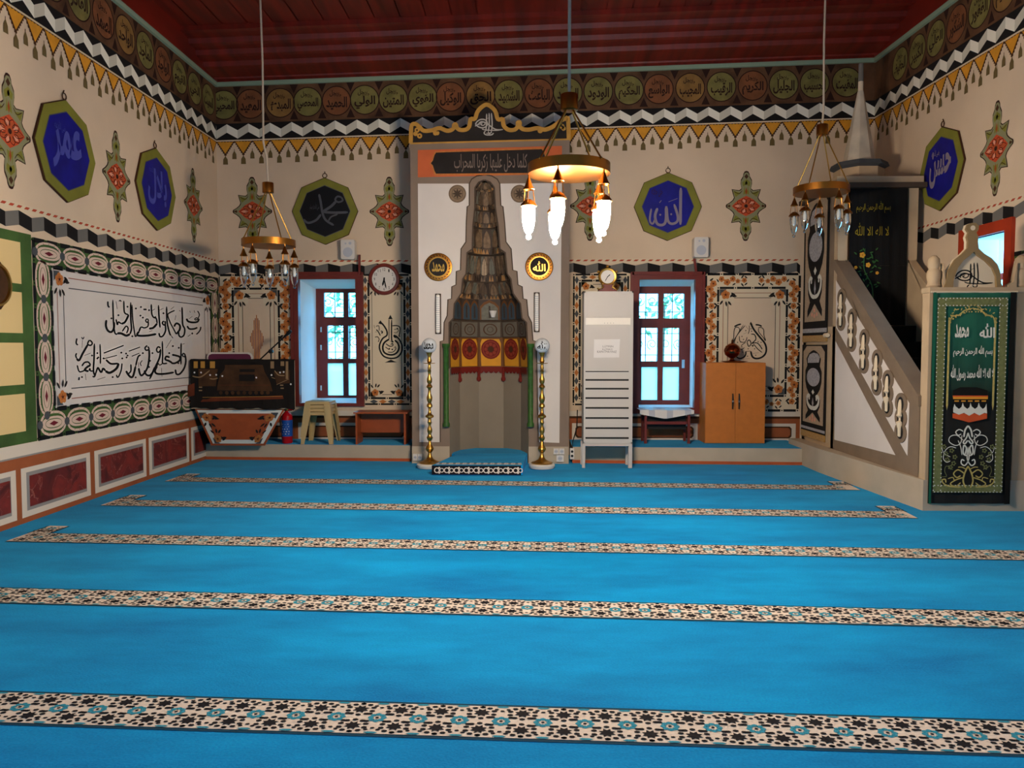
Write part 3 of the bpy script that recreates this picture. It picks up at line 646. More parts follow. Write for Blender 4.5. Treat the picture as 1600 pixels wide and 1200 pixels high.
lv1, lv0 = LW.px(47, 370)[1], LW.px(63, 688)[1]
pu0, pu1 = LW.px(83, 527)[0], LW.px(329, 527)[0]
pv1, pv0 = LW.px(77, 418)[1], LW.px(90, 637)[1]
ovalframe(LW, wall_left, lu0, lv0, lu1, lv1, pu0, pv0, pu1, pv1)
m = MB(); m.rect(LW, pu0, pv0, pu1, pv1, 'panel_white', .004)
linerect(m, LW, pu0+.07, pv0+.07, pu1-.09, pv1-.07, .009, 'line_red', .006); linerect(m, LW, pu0+.17, pv0+.17, pu1-.2, pv1-.17, .010, 'slate', .006)
for sx, sy, cu, cv in ((1, -1, pu0+.02, pv1-.02), (-1, -1, pu1-.02, pv1-.02), (1, 1, pu0+.02, pv0+.02), (-1, 1, pu1-.02, pv0+.02)):
    m.rect(LW, min(cu, cu+sx*.24), min(cv, cv+sy*.2), max(cu, cu+sx*.24), max(cv, cv+sy*.2), 'panel_white', .007)
    class G: pass
    G.P = staticmethod(lambda u, v, w: LW.P(u, v, w+.006)); corner_spray(m, G, cu, cv, sx, sy)
pan = m.build('calligraphy_panel', wall_left, kind='structure')
m = MB()
CAL = [(10, (1385, 305), (1405, 345), (1385, 390), (1362, 400), (1360, 385), (1385, 375)), (18, (1400, 385), (1385, 418), (1330, 425), (1285, 412), (1272, 385)), (7, (1295, 388), (1332, 362)), (7, (1305, 305), (1310, 325)), (8, (1350, 300), (1357, 325)), (12, (1420, 470), (1415, 500), (1395, 530), (1372, 550)), (16, (1385, 478), (1350, 492), (1300, 492), (1278, 462)), (9, (1285, 572), (1312, 552)),
 (15, (1224, 265), (1228, 380), (1232, 450), (1252, 495), (1245, 555), (1215, 578), (1192, 560), (1190, 525)), (9, (1195, 300), (1208, 310)), (8, (1140, 262), (1105, 290)), (12, (1148, 300), (1095, 325), (1075, 350), (1100, 425), (1140, 500), (1163, 548)), (18, (1163, 548), (1200, 500), (1200, 455), (1165, 435), (1140, 470)), (15, (1063, 260), (1068, 420), (1095, 540), (1110, 555)), (14, (1100, 550), (1130, 590)), (7, (1160, 350), (1150, 400)),
 (15, (978, 245), (985, 380), (995, 480)), (14, (1035, 410), (1018, 430), (1035, 452), (1050, 440), (1045, 410)), (15, (1048, 440), (1052, 510), (1025, 565), (995, 572), (983, 535)), (8, (985, 300), (1030, 278)), (14, (903, 235), (908, 330), (925, 370), (955, 385), (965, 435)), (20, (965, 435), (925, 480), (880, 490)), (12, (860, 385), (845, 405), (858, 425), (872, 410), (865, 385)), (13, (872, 415), (868, 465), (830, 482), (800, 470)), (14, (800, 470), (785, 490), (775, 520), (790, 485)), (20, (775, 520), (755, 555), (800, 565), (880, 560), (955, 546)), (9, (880, 520), (915, 510)), (9, (900, 310), (940, 285)),
 (12, (702, 240), (710, 400), (730, 540), (740, 572), (757, 550)), (15, (688, 215), (690, 400), (697, 490), (680, 548)), (22, (680, 548), (640, 562), (590, 540), (548, 540)), (13, (600, 520), (640, 465), (662, 490), (645, 540)), (14, (617, 200), (620, 300), (632, 332), (665, 345)), (19, (668, 345), (630, 420), (590, 440)), (14, (590, 440), (560, 420), (550, 450), (535, 390)), (15, (502, 190), (508, 400), (522, 530), (550, 548)), (20, (435, 400), (430, 460), (450, 510), (485, 525), (512, 490), (515, 420)), (15, (450, 205), (452, 250), (468, 270)), (9, (535, 205), (548, 285)), (10, (565, 205), (580, 195), (590, 210)),
 (14, (1215, 640), (1213, 760), (1213, 865)), (13, (1240, 785), (1228, 765), (1240, 748), (1256, 765), (1245, 790)), (17, (1256, 765), (1264, 830), (1245, 905), (1200, 962), (1165, 962), (1155, 915)), (8, (1225, 655), (1252, 645)), (18, (1120, 762), (1160, 770), (1200, 785), (1200, 820), (1150, 850), (1110, 848)), (18, (1095, 790), (1060, 780), (1050, 810), (1085, 825), (1120, 845)), (14, (1018, 620), (1022, 780), (1022, 850), (1070, 850)), (10, (1022, 852), (990, 870), (975, 850), (965, 880)), (19, (965, 880), (942, 930), (965, 960), (1050, 960), (1140, 945)), (8, (1110, 608), (1058, 692)), (14, (1000, 692), (975, 680), (958, 710), (975, 738), (1000, 715)), (17, (1000, 700), (990, 790), (945, 890), (885, 1018)), (18, (940, 890), (915, 950), (885, 978), (850, 968), (830, 925)), (15, (862, 665), (838, 690), (850, 715), (878, 705), (868, 675)), (18, (880, 705), (882, 790), (862, 900), (810, 975), (785, 960), (772, 900)), (8, (810, 820), (790, 850), (800, 880)), (15, (792, 765), (765, 785), (740, 880)), (20, (740, 880), (715, 980), (690, 995), (660, 965), (640, 930)), (14, (690, 860), (690, 930), (665, 960)), (13, (598, 850), (590, 920), (565, 985), (548, 995), (540, 970)), (20, (670, 725), (786, 682)), (16, (700, 778), (780, 745)),
 (24, (408, 745), (615, 665)), (17, (405, 805), (545, 768)), (18, (430, 812), (480, 855), (560, 852)), (23, (562, 850), (540, 905), (470, 950), (425, 930)), (18, (425, 930), (400, 905), (380, 945), (345, 890)), (15, (345, 890), (325, 950), (310, 990), (290, 985)), (13, (368, 650), (372, 760), (372, 858)), (16, (310, 645), (306, 800), (300, 930), (318, 985)), (14, (300, 930), (270, 930), (262, 905), (255, 930)), (20, (250, 935), (210, 920), (235, 890), (270, 870)), (15, (270, 870), (245, 838), (205, 845), (180, 880)), (13, (130, 870), (150, 935), (185, 935), (210, 920)), (15, (262, 608), (288, 640), (268, 665), (240, 648), (258, 608)), (20, (245, 650), (190, 745), (150, 820), (125, 800)), (14, (125, 800), (115, 770), (125, 745)), (14, (128, 590), (120, 640), (138, 662)), (8, (205, 770), (270, 745)), (9, (175, 578), (190, 598), (203, 575)), (9, (340, 1022), (425, 995)), (7, (185, 610), (180, 690)), (8, (215, 960), (222, 1025)), (8, (1010, 900), (1015, 990)), (9, (770, 840), (770, 890))]
zc = lambda L: LW.z(L, 100, 440, 6.667)
class OBL:
    @staticmethod
    def P(x, y, w): return LW.P(*LW.px(100+x/6.667, 440+y/6.667), w)
for wd, *pts in CAL:
    m.stroke(OBL, pts, wd*1.12, 'ink', .007, taper=.45)
for x, y in ((1330, 540), (487, 383), (560, 350), (655, 262), (742, 280), (795, 265), (830, 290), (845, 290), (880, 298), (1030, 330), (945, 370), (815, 375), (790, 355), (705, 570), (150, 1005), (180, 995), (148, 1018), (500, 995), (740, 998), (285, 770), (405, 800), (340, 745), (350, 790), (590, 740), (600, 800), (640, 750), (645, 790), (655, 770), (815, 745), (890, 825), (915, 745), (1090, 745), (1128, 672), (1190, 690), (880, 890), (1185, 850), (340, 800)):
    m.poly(OBL, [(x-12, y), (x, y+12), (x+12, y), (x, y-12)], 'ink', .0075)
m.build('calligraphy', pan, kind='structure')
# yellow wall panels on a green ground
m = MB(); yu = LW.px(41, 525)[0]; m.rect(LW, 4.6, lv0, lu0-.01, lv1+.02, 'green_paint', .002)
for ya, yb, xx in ((379.5, 444, 35), (457.6, 520.7, 40), (535.7, 600, 45), (613.8, 672, 49)):
    v1, v0 = LW.px(xx, ya)[1], LW.px(xx, yb)[1]
    for k in range(3): m.rect(LW, yu-.05-.85*(k+1)+.1, v0, yu-.05-.85*k, v1, 'yellow_panel', .004)
m.build('yellow_panel_painting', wall_left, kind='structure')
def dado(F, wall, u0, u1, cuts, flip=False):
    m = MB(); m.rect(F, u0, 0, u1, .62, 'dado_brown', .002); m.rect(F, u0, .615, u1, .72, 'dado_white', .004); m.rect(F, u0, .60, u1, .615, 'dado_gray', .004)
    for a, b in cuts:
        m.rect(F, a, .05, b, .50, 'dado_white', .004); m.rect(F, a+.07, .105, b-.07, .455, 'dado_gray', .005); m.rect(F, a+.11, .135, b-.08, .42, 'red_marble', .006)
    m.build('marble_dado', wall, kind='structure')
dado(LW, wall_left, 3, YB, [(a, a+1.09) for a in (3.28, 4.44, 5.6, 6.76, 7.93, 9.09)]+[(10.25, 10.95)])
dado(RW, wall_right, -10, -3, [(-9.2+1.16*k, -9.2+1.16*k+1.08) for k in range(5)])
ru = RW.px(1574, 560)[0]
ovalframe(RW, wall_right, ru, .74, ru+3.2, 2.56, ru+.5, 1.12, ru+2.7, 2.16)
m = MB(); m.rect(RW, ru+.5, 1.12, ru+2.7, 2.16, 'panel_white', .004); m.build('blank_painted_panel', wall_right, kind='structure')
# ================================================================ WINDOWS
class QF:
    """frame on a planar-ish quad; u, v in 0..1"""
    def __init__(s, A, B, C_, D): s.q = [Vector(p) for p in (A, B, C_, D)]; s.n = (s.q[1]-s.q[0]).cross(s.q[3]-s.q[0]).normalized(); s.W = (s.q[1]-s.q[0]).length; s.H = (s.q[3]-s.q[0]).length
    def P(s, u, v, w=0): a, b, c, d = s.q; return a*(1-u)*(1-v)+b*u*(1-v)+c*u*v+d*(1-u)*v+s.n*w
def tunnel(m, F, h, G, g, mt):
    a = [F.P(h[0], h[1]), F.P(h[2], h[1]), F.P(h[2], h[3]), F.P(h[0], h[3])]; b = [G.P(g[0], g[1]), G.P(g[2], g[1]), G.P(g[2], g[3]), G.P(g[0], g[3])]
    for i in range(4): j = (i+1) % 4; m.face([a[i], a[j], b[j], b[i]], mt)
def back_window(n, hol, outer, D, sash, rows, cols_top, cols_low, grille_shift):
    G = wallY(D); o = hole(BW, *outer); s = hole(G, *sash)
    m = MB(); fw = MB()
    tunnel(m, BW, hol, G, (s[0]+.005, s[1]+.005, s[2]-.005, s[3]-.005), 'white_reveal')
    root = ST(m, 'window_%d' % n)
    for (a, b, c, d) in ((o[0], o[1], hol[0], o[3]), (hol[2], o[1], o[2], o[3]), (hol[0], hol[3], hol[2], o[3]), (hol[0], o[1], hol[2], hol[1])):
        fw.prism(BW, [(a, b), (c, b), (c, d), (a, d)], -.06, .05, 'wood_red')
    for (a, b, c, d) in ((o[0]-.02, o[1], o[0]+.025, o[3]+.02), (o[2]-.025, o[1], o[2]+.02, o[3]+.02), (o[0], o[3]-.02, o[2], o[3]+.025)):
        fw.prism(BW, [(a, b), (c, b), (c, d), (a, d)], 0, .065, 'wood_red')
    ST(fw, 'window_frame', root)
    sm = MB(); gl = MB(); fg = MB()
    panes = [(a, rows[0][0], b, rows[0][1], 0) for a, b in cols_top]+[(a, r[0], b, r[1], i) for i, r in ((0, rows[1]), (1, rows[2])) for a, b in cols_low]
    hs = [hole(G, a, y0, b, y1) for a, y0, b, y1, _ in panes]
    us = sorted({s[0], s[2], *[h[0] for h in hs], *[h[2] for h in hs]})
    for a, b in zip(us, us[1:]):
        if b-a < .002: continue
        col_ = sorted([h for h in hs if h[0] <= a+.001 and h[2] >= b-.001], key=lambda h: h[1]); v = s[1]
        for h in col_: sm.prism(G, [(a, v), (b, v), (b, h[1]), (a, h[1])], -.035, .035, 'wood_red'); v = h[3]
        sm.prism(G, [(a, v), (b, v), (b, s[3]), (a, s[3])], -.035, .035, 'wood_red')
    sash_o = ST(sm, 'window_sash', root)
    for (a, y0, b, y1, fr), h in zip(panes, hs):
        q = MB(); q.prism(G, [(h[0], h[1]), (h[2], h[1]), (h[2], h[3]), (h[0], h[3])], -.006, .006, 'frosted_glass' if fr else 'window_glass'); ST(q, 'frosted_pane' if fr else 'glass_pane', sash_o)
    # wrought iron grille outside
    g = MB(); R = wallY(D+.14); u0, u1, v0, v1 = s[0]+.05, s[2]-.05, s[1]+.1, s[3]-.05; nn = 5
    for k in range(nn): u = u0+(u1-u0)*k/(nn-1); g.tube([R.P(u, v0), R.P(u, v1)], .008, 'iron', 6)
    for k in range(6): v = v0+(v1-v0)*k/5; g.tube([R.P(u0, v), R.P(u1, v)], .007, 'iron', 6)
    for i in range(nn-1):
        for j in range(5):
            cu, cv = u0+(u1-u0)*(i+.5)/(nn-1), v0+(v1-v0)*(j+.5)/5; r = (u1-u0)/(nn-1)*.42
            g.tube([R.P(cu+r*(.25+.75*t/14)*math.cos(t*.62+j), cv+r*(.25+.75*t/14)*math.sin(t*.62+j)) for t in range(15)], .006, 'iron', 5)
    ST(g, 'window_grille', root)
    portal(((s[0]+s[2])/2, D+.3, (s[1]+s[3])/2), (PI/2, 0, PI), s[2]-s[0], s[3]-s[1])
    return root, s, G
W1, s1, G1 = back_window(1, h1, (459.5, 428, 566, 634.5), 12.25, (496, 451.2, 587, 622), ((457.6, 495.2), (509, 560.3), (567.6, 617.5)), ((507.4, 537), (545.3, 575)), ((513, 536.7), (545.3, 569)), 0)
W2, s2, G2 = back_window(2, h2, (985.5, 427.5, 1098.5, 646), 12.1, (984, 447.5, 1079.4, 632.5), ((459, 497.5), (512.5, 564.5), (573.5, 624.8)), ((996.5, 1028), (1036, 1068.6)), ((1001.5, 1027), (1034.7, 1060.6)), 0)
q = MB(); a, b = G2.px(1064, 575), G2.px(1068.5, 562); q.prism(G2, [(a[0], a[1]), (b[0], a[1]), (b[0], b[1]), (a[0], b[1])], .035, .06, 'chrome'); ST(q, 'window_handle', W2)
for y in (515, 543, 606):
    q = MB(); a = G1.px(503, y); q.prism(G1, [(a[0]-.012, a[1]-.04), (a[0]+.012, a[1]-.04), (a[0]+.012, a[1]+.04), (a[0]-.012, a[1]+.04)], .03, .05, 'chrome'); ST(q, 'window_hinge', W1)
def plain_window(n, F, h, mt, frame=.09):
    m = MB(); O = Fr(F.P(0, 0, -.4), F.U, F.V); tunnel(m, F, h, O, h, 'white_reveal'); r = ST(m, 'window_%d' % n)
    m = MB()
    for (a, b, c, d) in ((h[0]-frame, h[1]-frame, h[0], h[3]+frame), (h[2], h[1]-frame, h[2]+frame, h[3]+frame), (h[0], h[3], h[2], h[3]+frame), (h[0], h[1]-frame, h[2], h[1])): m.prism(F, [(a, b), (c, b), (c, d), (a, d)], -.05, .04, mt)
    ST(m, 'window_frame', r)
    m = MB(); uc, vc, t = (h[0]+h[2])/2, h[1]+(h[3]-h[1])*.6, .035
    m.prism(O, [(uc-t, h[1]), (uc+t, h[1]), (uc+t, h[3]), (uc-t, h[3])], .03, .08, mt); m.prism(O, [(h[0], vc-t), (h[2], vc-t), (h[2], vc+t), (h[0], vc+t)], .03, .08, mt); ST(m, 'window_sash', r)
    m = MB(); m.prism(O, [(h[0], h[1]), (h[2], h[1]), (h[2], h[3]), (h[0], h[3])], .05, .056, 'window_glass'); ST(m, 'glass_pane', r)
mat('wood_window', 'a8381c', .5, noise=.1)
plain_window(3, RW, rwin, 'wood_window', .12)
portal((XR+.45, 8.5, 2.27), (0, PI/2, 0), 1.05, .7)
k = 4
for s, c, wd, z0, z1 in UNSEEN_SIDE_WINDOWS: plain_window(k, LW if s == 'left' else RW, (c-wd/2, z0, c+wd/2, z1) if s == 'left' else (-c-wd/2, z0, -c+wd/2, z1), 'wood_red'); k += 1
for c, wd, z0, z1 in UNSEEN_REAR_WINDOWS: plain_window(k, RRW, (-c-wd/2, z0, -c+wd/2, z1), 'wood_red'); k += 1
# outside: garden ground and trees seen through the panes
m = MB(); m.box(-40, 40, YB+1.3, 60, -.6, -.4, 'earth'); ST(m, 'terrain')
def tree(x, y, h, label):
    t = thing('tree', (x, y, -.4), label, 'tree', 'garden trees outside the windows')
    m = MB(); m.tube([(x, y, -.4), (x+.1, y, h*.4), (x, y+.1, h*.8)], [.16, .12, .05], 'bark'); m.build('trunk', t)
    m = MB()
    for i in range(420):
        a, b, r = random.uniform(0, 6.28), random.uniform(-1, 1), random.uniform(.5, 1)**.5*h*.32
        c = Vector((x+r*math.cos(a)*math.sqrt(1-b*b), y+r*math.sin(a)*math.sqrt(1-b*b), h*.62+r*b*1.1)); s = .16
        d = Vector((random.uniform(-1, 1), random.uniform(-1, 1), random.uniform(-1, 1))).normalized(); e = d.orthogonal().normalized(); g = d.cross(e)
        m.face([c-e*s, c-g*s*.5, c+e*s, c+g*s*.5], 'foliage')
    m.build('foliage', t)
tree(-6.2, 26, 6.4, 'leafy green garden tree outside the window behind the stools'); tree(4.6, 27, 6.8, 'leafy green garden tree outside the window above the reading desk')
# ================================================================ MIHRAB
YM = 10.45
MF = wallY(YM)
mih = thing('mihrab', (-.52, YM, 0), 'tall mihrab niche with stepped brown frame, orange inscription and stalactite hood', 'mihrab')
OL = [(703, 722), (702, 576), (702, 504), (708.7, 497), (710, 474.7), (720.7, 458.7), (721.7, 452), (723, 436), (728.6, 427.7), (730, 394.7), (738, 389), (739, 353.5), (742, 326), (742.4, 293), (748, 285), (756.7, 281.5)]
FL = [(687.9, 690.7), (687.9, 533.3), (693.2, 532), (694, 504), (698.8, 493), (699.9, 468), (705.5, 466.7), (706, 448), (712.5, 445), (713, 424), (719.5, 422), (720.4, 389), (728, 378), (728.6, 348), (730, 323), (733.3, 321), (733.3, 287), (737, 280), (745, 275), (757, 273)]
cx = lambda y: 757+(min(y, 600)-282)/294*7
mir = lambda L: [(2*cx(y)-x, y) for x, y in L]
bu0, bu1 = MF.px(643, 541)[0], MF.px(889, 541)[0]; bt = MF.px(766, 222)[1]
ztop = MF.px(757, 281.5)[1]; zpl = MF.px(700, 697)[1]
def front(m, L, uo):
    P = MF.pxs(L); c = MF.px(757, 281.5)[0]
    P[-1] = (c, ztop); pts = [(uo, 0)]+[(P[0][0], 0)]+P[1:]+[(c, bt), (uo, bt)]
    m.poly(MF, pts if uo < 0 and uo < c else pts[::-1], 'taupe', 0)
m = MB(); front(m, OL, bu0); front(m, mir(OL), bu1)
for u in (bu0, bu1): m.face([MF.P(u, 0), MF.P(u, bt), MF.P(u, bt, -(YB-YM)), MF.P(u, 0, -(YB-YM))], 'taupe')
m.face([MF.P(bu0, bt), MF.P(bu1, bt), MF.P(bu1, bt, -.85), MF.P(bu0, bt, -.85)], 'taupe')
wallm = m.build('surround', mih)
m = MB()
pl = MF.pxs(FL)
m.poly(MF, [MF.px(655.5, 690.7)]+pl[:17]+[MF.px(653, 287)], 'panel_white', .004)
pr = MF.pxs(mir(FL)); m.poly(MF, ([MF.px(874, 692)]+pr[:17]+[MF.px(878, 286)])[::-1], 'panel_white', .004)
full = MF.pxs(FL+mir(FL)[-2::-1]); m.stroke(MF, full, .016, 'taupe_dark', .006, smooth=False, taper=0)
m.rect(MF, bu0, 0, MF.px(702, 541)[0], zpl, 'ledge_plaster', .03); m.rect(MF, MF.px(826, 541)[0], 0, bu1, zpl, 'ledge_plaster', .03)
for L in (OL, mir(OL)): m.stroke(MF, MF.pxs(L[1:]), .02, 'taupe_dark', .007, smooth=False, taper=0)
m.build('front_panel', mih)
for x in (714.8, 811.7):
    m = MB(); u, v = MF.px(x, 303); m.prism(MF, [(u+.118*math.cos(k*PI/14), v+.118*math.sin(k*PI/14)) for k in range(28)], .004, .016, 'brown_disc')
    for r in (.112, .075): m.ring(MF, u, v, r, .005, 'taupe_dark', .018)
    for k in range(8): leaf(m, MF, u, v, k*PI/4, .07, 'taupe_dark', .0185)
    m.build('brown_roundel', mih)
# sign board with inscription
m = MB(); zs = lambda L: MF.z(L, 640, 155, 6.154)
m.poly(MF, zs([(80, 490), (1465, 450), (1465, 720), (80, 752)][::-1]), 'sign_orange', .006)
sg = m.build('sign_board', mih)
m = MB(); Q = [(205, 617), (225, 590), (240, 540), (255, 515), (1270, 482), (1290, 510), (1305, 560), (1325, 590), (1310, 630), (1290, 680), (1270, 710), (255, 718), (240, 690), (225, 640)]
m.poly(MF, zs([(x+(x-760)*.02, y+(y-600)*.13) for x, y in Q[::-1]]), 'flower', .008); m.poly(MF, zs(Q[::-1]), 'sign_dark', .010)
a, b = zs([(430, 705)])[0], zs([(1130, 525)])[0]; text(m, MF, 'كلما دخل عليها زكريا المحراب', a[0], a[1], b[0], b[1], 'sign_text', .012, .005)
m.build('inscription', sg)
# crest
Zk = lambda L: MF.z(L, 640, 155, 6.154)
CR = [(15, 430), (18, 300), (25, 255), (60, 245), (95, 270), (140, 310), (220, 305), (290, 285), (360, 310), (410, 300), (440, 270), (480, 300), (540, 300), (575, 270), (588, 200), (630, 195), (660, 120), (740, 60), (820, 115), (850, 200), (895, 200), (905, 260), (950, 300), (1010, 300), (1050, 270), (1090, 295), (1150, 300), (1230, 285), (1300, 300), (1380, 270), (1450, 215), (1500, 195), (1522, 200), (1530, 400)]
m = MB(); m.prism(MF, Zk(CR), -.03, .03, 'sign_dark'); m.poly(MF, Zk([(0, 425), (1540, 385), (1540, 440), (0, 490)][::-1]), 'taupe', .032); m.poly(MF, Zk([(10, 424), (1520, 384), (1520, 400), (10, 440)][::-1]), 'gold_paint', .033)
cb = m.build('crest_board', mih)
m = MB(); m.stroke(MF, Zk(CR), .055, 'gold_paint', .036, taper=0)
for x, y, r in ((440, 262, .045), (1050, 240, .045), (75, 305, .035), (60, 340, .03), (100, 360, .035), (250, 335, .03), (1255, 310, .035), (1465, 270, .035), (1445, 250, .03), (1480, 290, .03)): m.disc(MF, *Zk([(x, y)])[0], r, 'gold_paint', .038, 12)
m.stroke(MF, Zk([(220, 310), (270, 345), (280, 325), (250, 330)]), .025, 'gold_paint', .037)
for x, y in ((75, 305), (100, 360), (1465, 270)): m.disc(MF, *Zk([(x, y)])[0], .012, 'sign_dark', .039, 8)
m.build('scroll_edging', cb)
def tughra(F, Z, m, mt, k, w):
    for pts, wd in (([(-60, 40), (-20, 10), (40, -20), (90, 10), (140, 60), (190, 90), (260, 90)], 11), ([(20, 80), (60, 95), (140, 100), (200, 100), (265, 88)], 9), ([(-55, 20), (-40, -20), (0, -55), (50, -55), (80, -20), (78, 30), (40, 62), (-10, 55), (-45, 25)], 12), ([(-10, 30), (-15, 0), (10, -25), (45, -20), (55, 10), (30, 30), (5, 15), (25, 5)], 9),
                    ([(75, -140), (72, 0), (66, 110)], 12), ([(103, -150), (105, 0), (95, 115)], 12), ([(130, -150), (138, 0), (132, 110)], 12), ([(70, -60), (110, -90)], 6), ([(60, 110), (45, 140), (70, 165), (130, 165), (155, 140)], 11), ([(90, 120), (105, 140), (130, 130), (125, 110)], 9), ([(70, 140), (100, 150), (120, 148)], 7)):
        m.stroke(F, Z(pts), wd*k, mt, w, taper=.5)
m = MB(); tughra(MF, lambda L: Zk([(680+x*.83, 240+y*.66) for x, y in L]), m, 'silver', .0087/6.154, .034); m.build('tughra', cb)
# niche and stalactite hood: half-decagon plan, every tier nearer to the front than the one below
PL = [(-1, 0), (-.80, .55), (-.33, .95), (.33, .95), (.80, .55), (1, 0)]
def sec(y, hw):
    k = hw*YM/1200; z = MF.px(757, y)[1]; u = MF.px(cx(y), y)[0]; dp = .68*hw/62
    return [Vector((u+a*k, YM+b*dp+.01, z)) for a, b in PL]
def strip(m, lo, hi, mt):
    for i in range(5): m.face([lo[i], lo[i+1], hi[i+1], hi[i]], mt)
m = MB(); lo = [Vector((p.x, p.y, .0)) for p in sec(576, 62)]; strip(m, lo, sec(574, 62), 'mih_niche'); m.build('niche_wall', mih)
TI = [('yellow', 574.7, 526.7, 62, 61), ('gray', 526.7, 500, 60, 58), ('blue', 498, 464.5, 55, 54), ('m', 463, 437, 54, 42), ('m', 436, 395.5, 41, 33), ('m', 394.5, 353.5, 26, 25), ('m', 352.5, 327, 21, 18), ('m', 326, 296, 15.5, 14.5), ('m', 296, 283, 14.5, 7)]
prev = None
PAL = ['hood_a']*6+['hood_b']*5+['hood_c']*4+['hood_e']*3+['hood_d']*2
for kind, y0, y1, w0, w1 in TI:
    A, B = sec(y0, w0), sec(y1, w1); m = MB()
    if prev: strip(m, prev, A, 'hood_a')
    prev = B; base = {'yellow': 'hood_frame', 'gray': 'taupe_dark', 'blue': 'hood_c', 'm': 'hood_c'}[kind]
    strip(m, A, B, base); DD = []
    for i in range(5):
        q = QF(A[i], A[i+1], B[i+1], B[i]); d = MB(); DD.append(d); r = .40; asp = q.W/q.H
        if kind == 'yellow':
            m.poly(q, [(.10, .02), (.90, .02), (.92, .80), (.86, .95), (.14, .95), (.08, .80)], 'mih_yellow', .006)
            for rr, mt, w in ((.40, 'mih_red', .008), (.34, 'mih_red2', .009), (.30, 'mih_red', .010), (.12, 'brown_line', .013)): d.disc(q, .5, .60, rr, mt, w, 20, rr*min(asp, .9))
            for k in range(8): a = k*PI/4; d.disc(q, .5+.2*math.cos(a), .60+.2*min(asp, .9)*math.sin(a), .07, 'mih_red2', .0115, 8, .06)
        elif kind == 'gray':
            m.poly(q, [(.08, .06), (.92, .06), (.94, .94), (.06, .94)], 'mih_gray', .006); d.ring(q, .5, .5, .30, .05, 'brown_line', .009, 18, .36); d.ring(q, .5, .5, .14, .03, 'taupe_dark', .009, 12, .18)
        elif kind == 'blue':
            for a, b in (((.06, .94),) if i in (0, 2, 4) else ((.04, .49), (.51, .96))):
                c = (a+b)/2; arch = lambda k: [(c+(x-c)*k, 0.02+y*k) for x, y in ((a, 0), (b, 0), (b, .65), (c+(b-c)*.6, .85), (c, .97), (c-(b-c)*.6, .85), (a, .65))]
                m.poly(q, arch(1), 'hood_frame', .004); m.poly(q, arch(.86), 'hood_blue' if i != 2 else 'hood_e', .006); d.poly(q, [(c-.05, .1), (c+.05, .1), (c+.04, .7), (c-.04, .7)], 'hood_c', .008)
        else:
            nc = 2 if w0 > 30 and i in (1, 2, 3) else 1
            def shard(t, mt, h):
                s_ = sum(t[e][0]*t[(e+1) % len(t)][1]-t[(e+1) % len(t)][0]*t[e][1] for e in range(len(t)))
                d.prism(q, t if s_ > 0 else t[::-1], 0, h, mt)
            for a in range(nc):
                u0, u1 = a/nc+.02, (a+1)/nc-.02; uc = (u0+u1)/2; w_ = u1-u0; j = lambda: random.uniform(-.03, .03); hb = .26+j()
                pk = random.choice(['hood_a', 'hood_b', 'hood_b', 'hood_e'])
                if i == 2 and y0 == 436 and a == 0: pk = 'rug_tan'  # centre cell takes a paler colour that paints in a highlight
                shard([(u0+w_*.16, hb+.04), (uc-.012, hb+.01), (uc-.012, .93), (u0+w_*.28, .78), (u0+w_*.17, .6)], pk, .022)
                shard([(uc+.012, hb+.01), (u1-w_*.16, hb+.04), (u1-w_*.17, .6), (u1-w_*.28, .78), (uc+.012, .93)], random.choice([pk, 'hood_b', 'hood_a']), .016)
                shard([(u0, hb+.1), (u0+w_*.12, hb+.06), (u0+w_*.13, .62), (u0+w_*.25, .82), (uc-.02, .98), (u0, .98)], random.choice(['hood_a', 'hood_c', 'hood_e']), .012)
                shard([(u1, hb+.1), (u1, .98), (uc+.02, .98), (u1-w_*.25, .82), (u1-w_*.13, .62), (u1-w_*.12, hb+.06)], random.choice(['hood_a', 'hood_c', 'hood_b']), .014)
                n_ = 3
                for e in range(n_):
                    l, r_ = u0+w_*e/n_+.01, u0+w_*(e+1)/n_-.01; mid = (l+r_)/2+j()*.5
                    shard([(l, .02), (r_, .02), (mid, hb-.02)], random.choice(['hood_d', 'hood_a', 'hood_b', 'hood_c', 'hood_d']), .024)
                    if e < n_-1: shard([(mid+.02, hb), (r_+.01, .06), (r_+w_/n_/2-.02, hb)], random.choice(['hood_a', 'hood_c', 'hood_e']), .012)
    o = m.build({'yellow': 'medallion_tier', 'gray': 'oval_tier', 'blue': 'arch_tier', 'm': 'stalactite_tier'}[kind], mih)
    for d in DD: d.build({'yellow': 'red_medallion', 'gray': 'oval_ring', 'blue': 'arch_rib', 'm': 'facet_cell'}[kind], o)
m = MB(); A = sec(574.7, 61.5)
for i in range(5):
    z0 = A[i].z; q = QF(A[i]-Vector((0, 0, .12)), A[i+1]-Vector((0, 0, .12)), A[i+1], A[i]); n = max(3, round(q.W/.075)); pts = [(0, 1), (0, .45)]
    for k in range(n): pts += [((k+.2)/n, .30), ((k+.5)/n, .18), ((k+.8)/n, .30), ((k+1)/n, .45)]
    pts += [(1, 1)]; m.poly(q, pts[::-1] if False else pts, 'mih_red', .022)
for i in range(1, 5):
    p = A[i]; m.tube([p+Vector((0, -.03, -.02)), p+Vector((0, -.03, -.15))], .022, 'mih_red'); m.lathe([(0, -.05), (.03, -.03), (.034, 0), (.02, .03), (0, .035)], p+Vector((0, -.03, -.17)), 'mih_red', 10)
m.build('scalloped_fringe', mih)
for s in (-1, 1):
    m = MB(); x = (697.5 if s < 0 else 829); u = MF.px(x, 600)[0]; z0, z1 = MF.px(x, 666)[1], MF.px(x, 537)[1]
    m.lathe([(.05, z0), (.05, z0+.04), (.036, z0+.06), (.036, z1-.06), (.05, z1-.04), (.05, z1)], (u, YM-.03, 0), 'mih_green', 14); m.build('colonnette', mih, smooth=True)
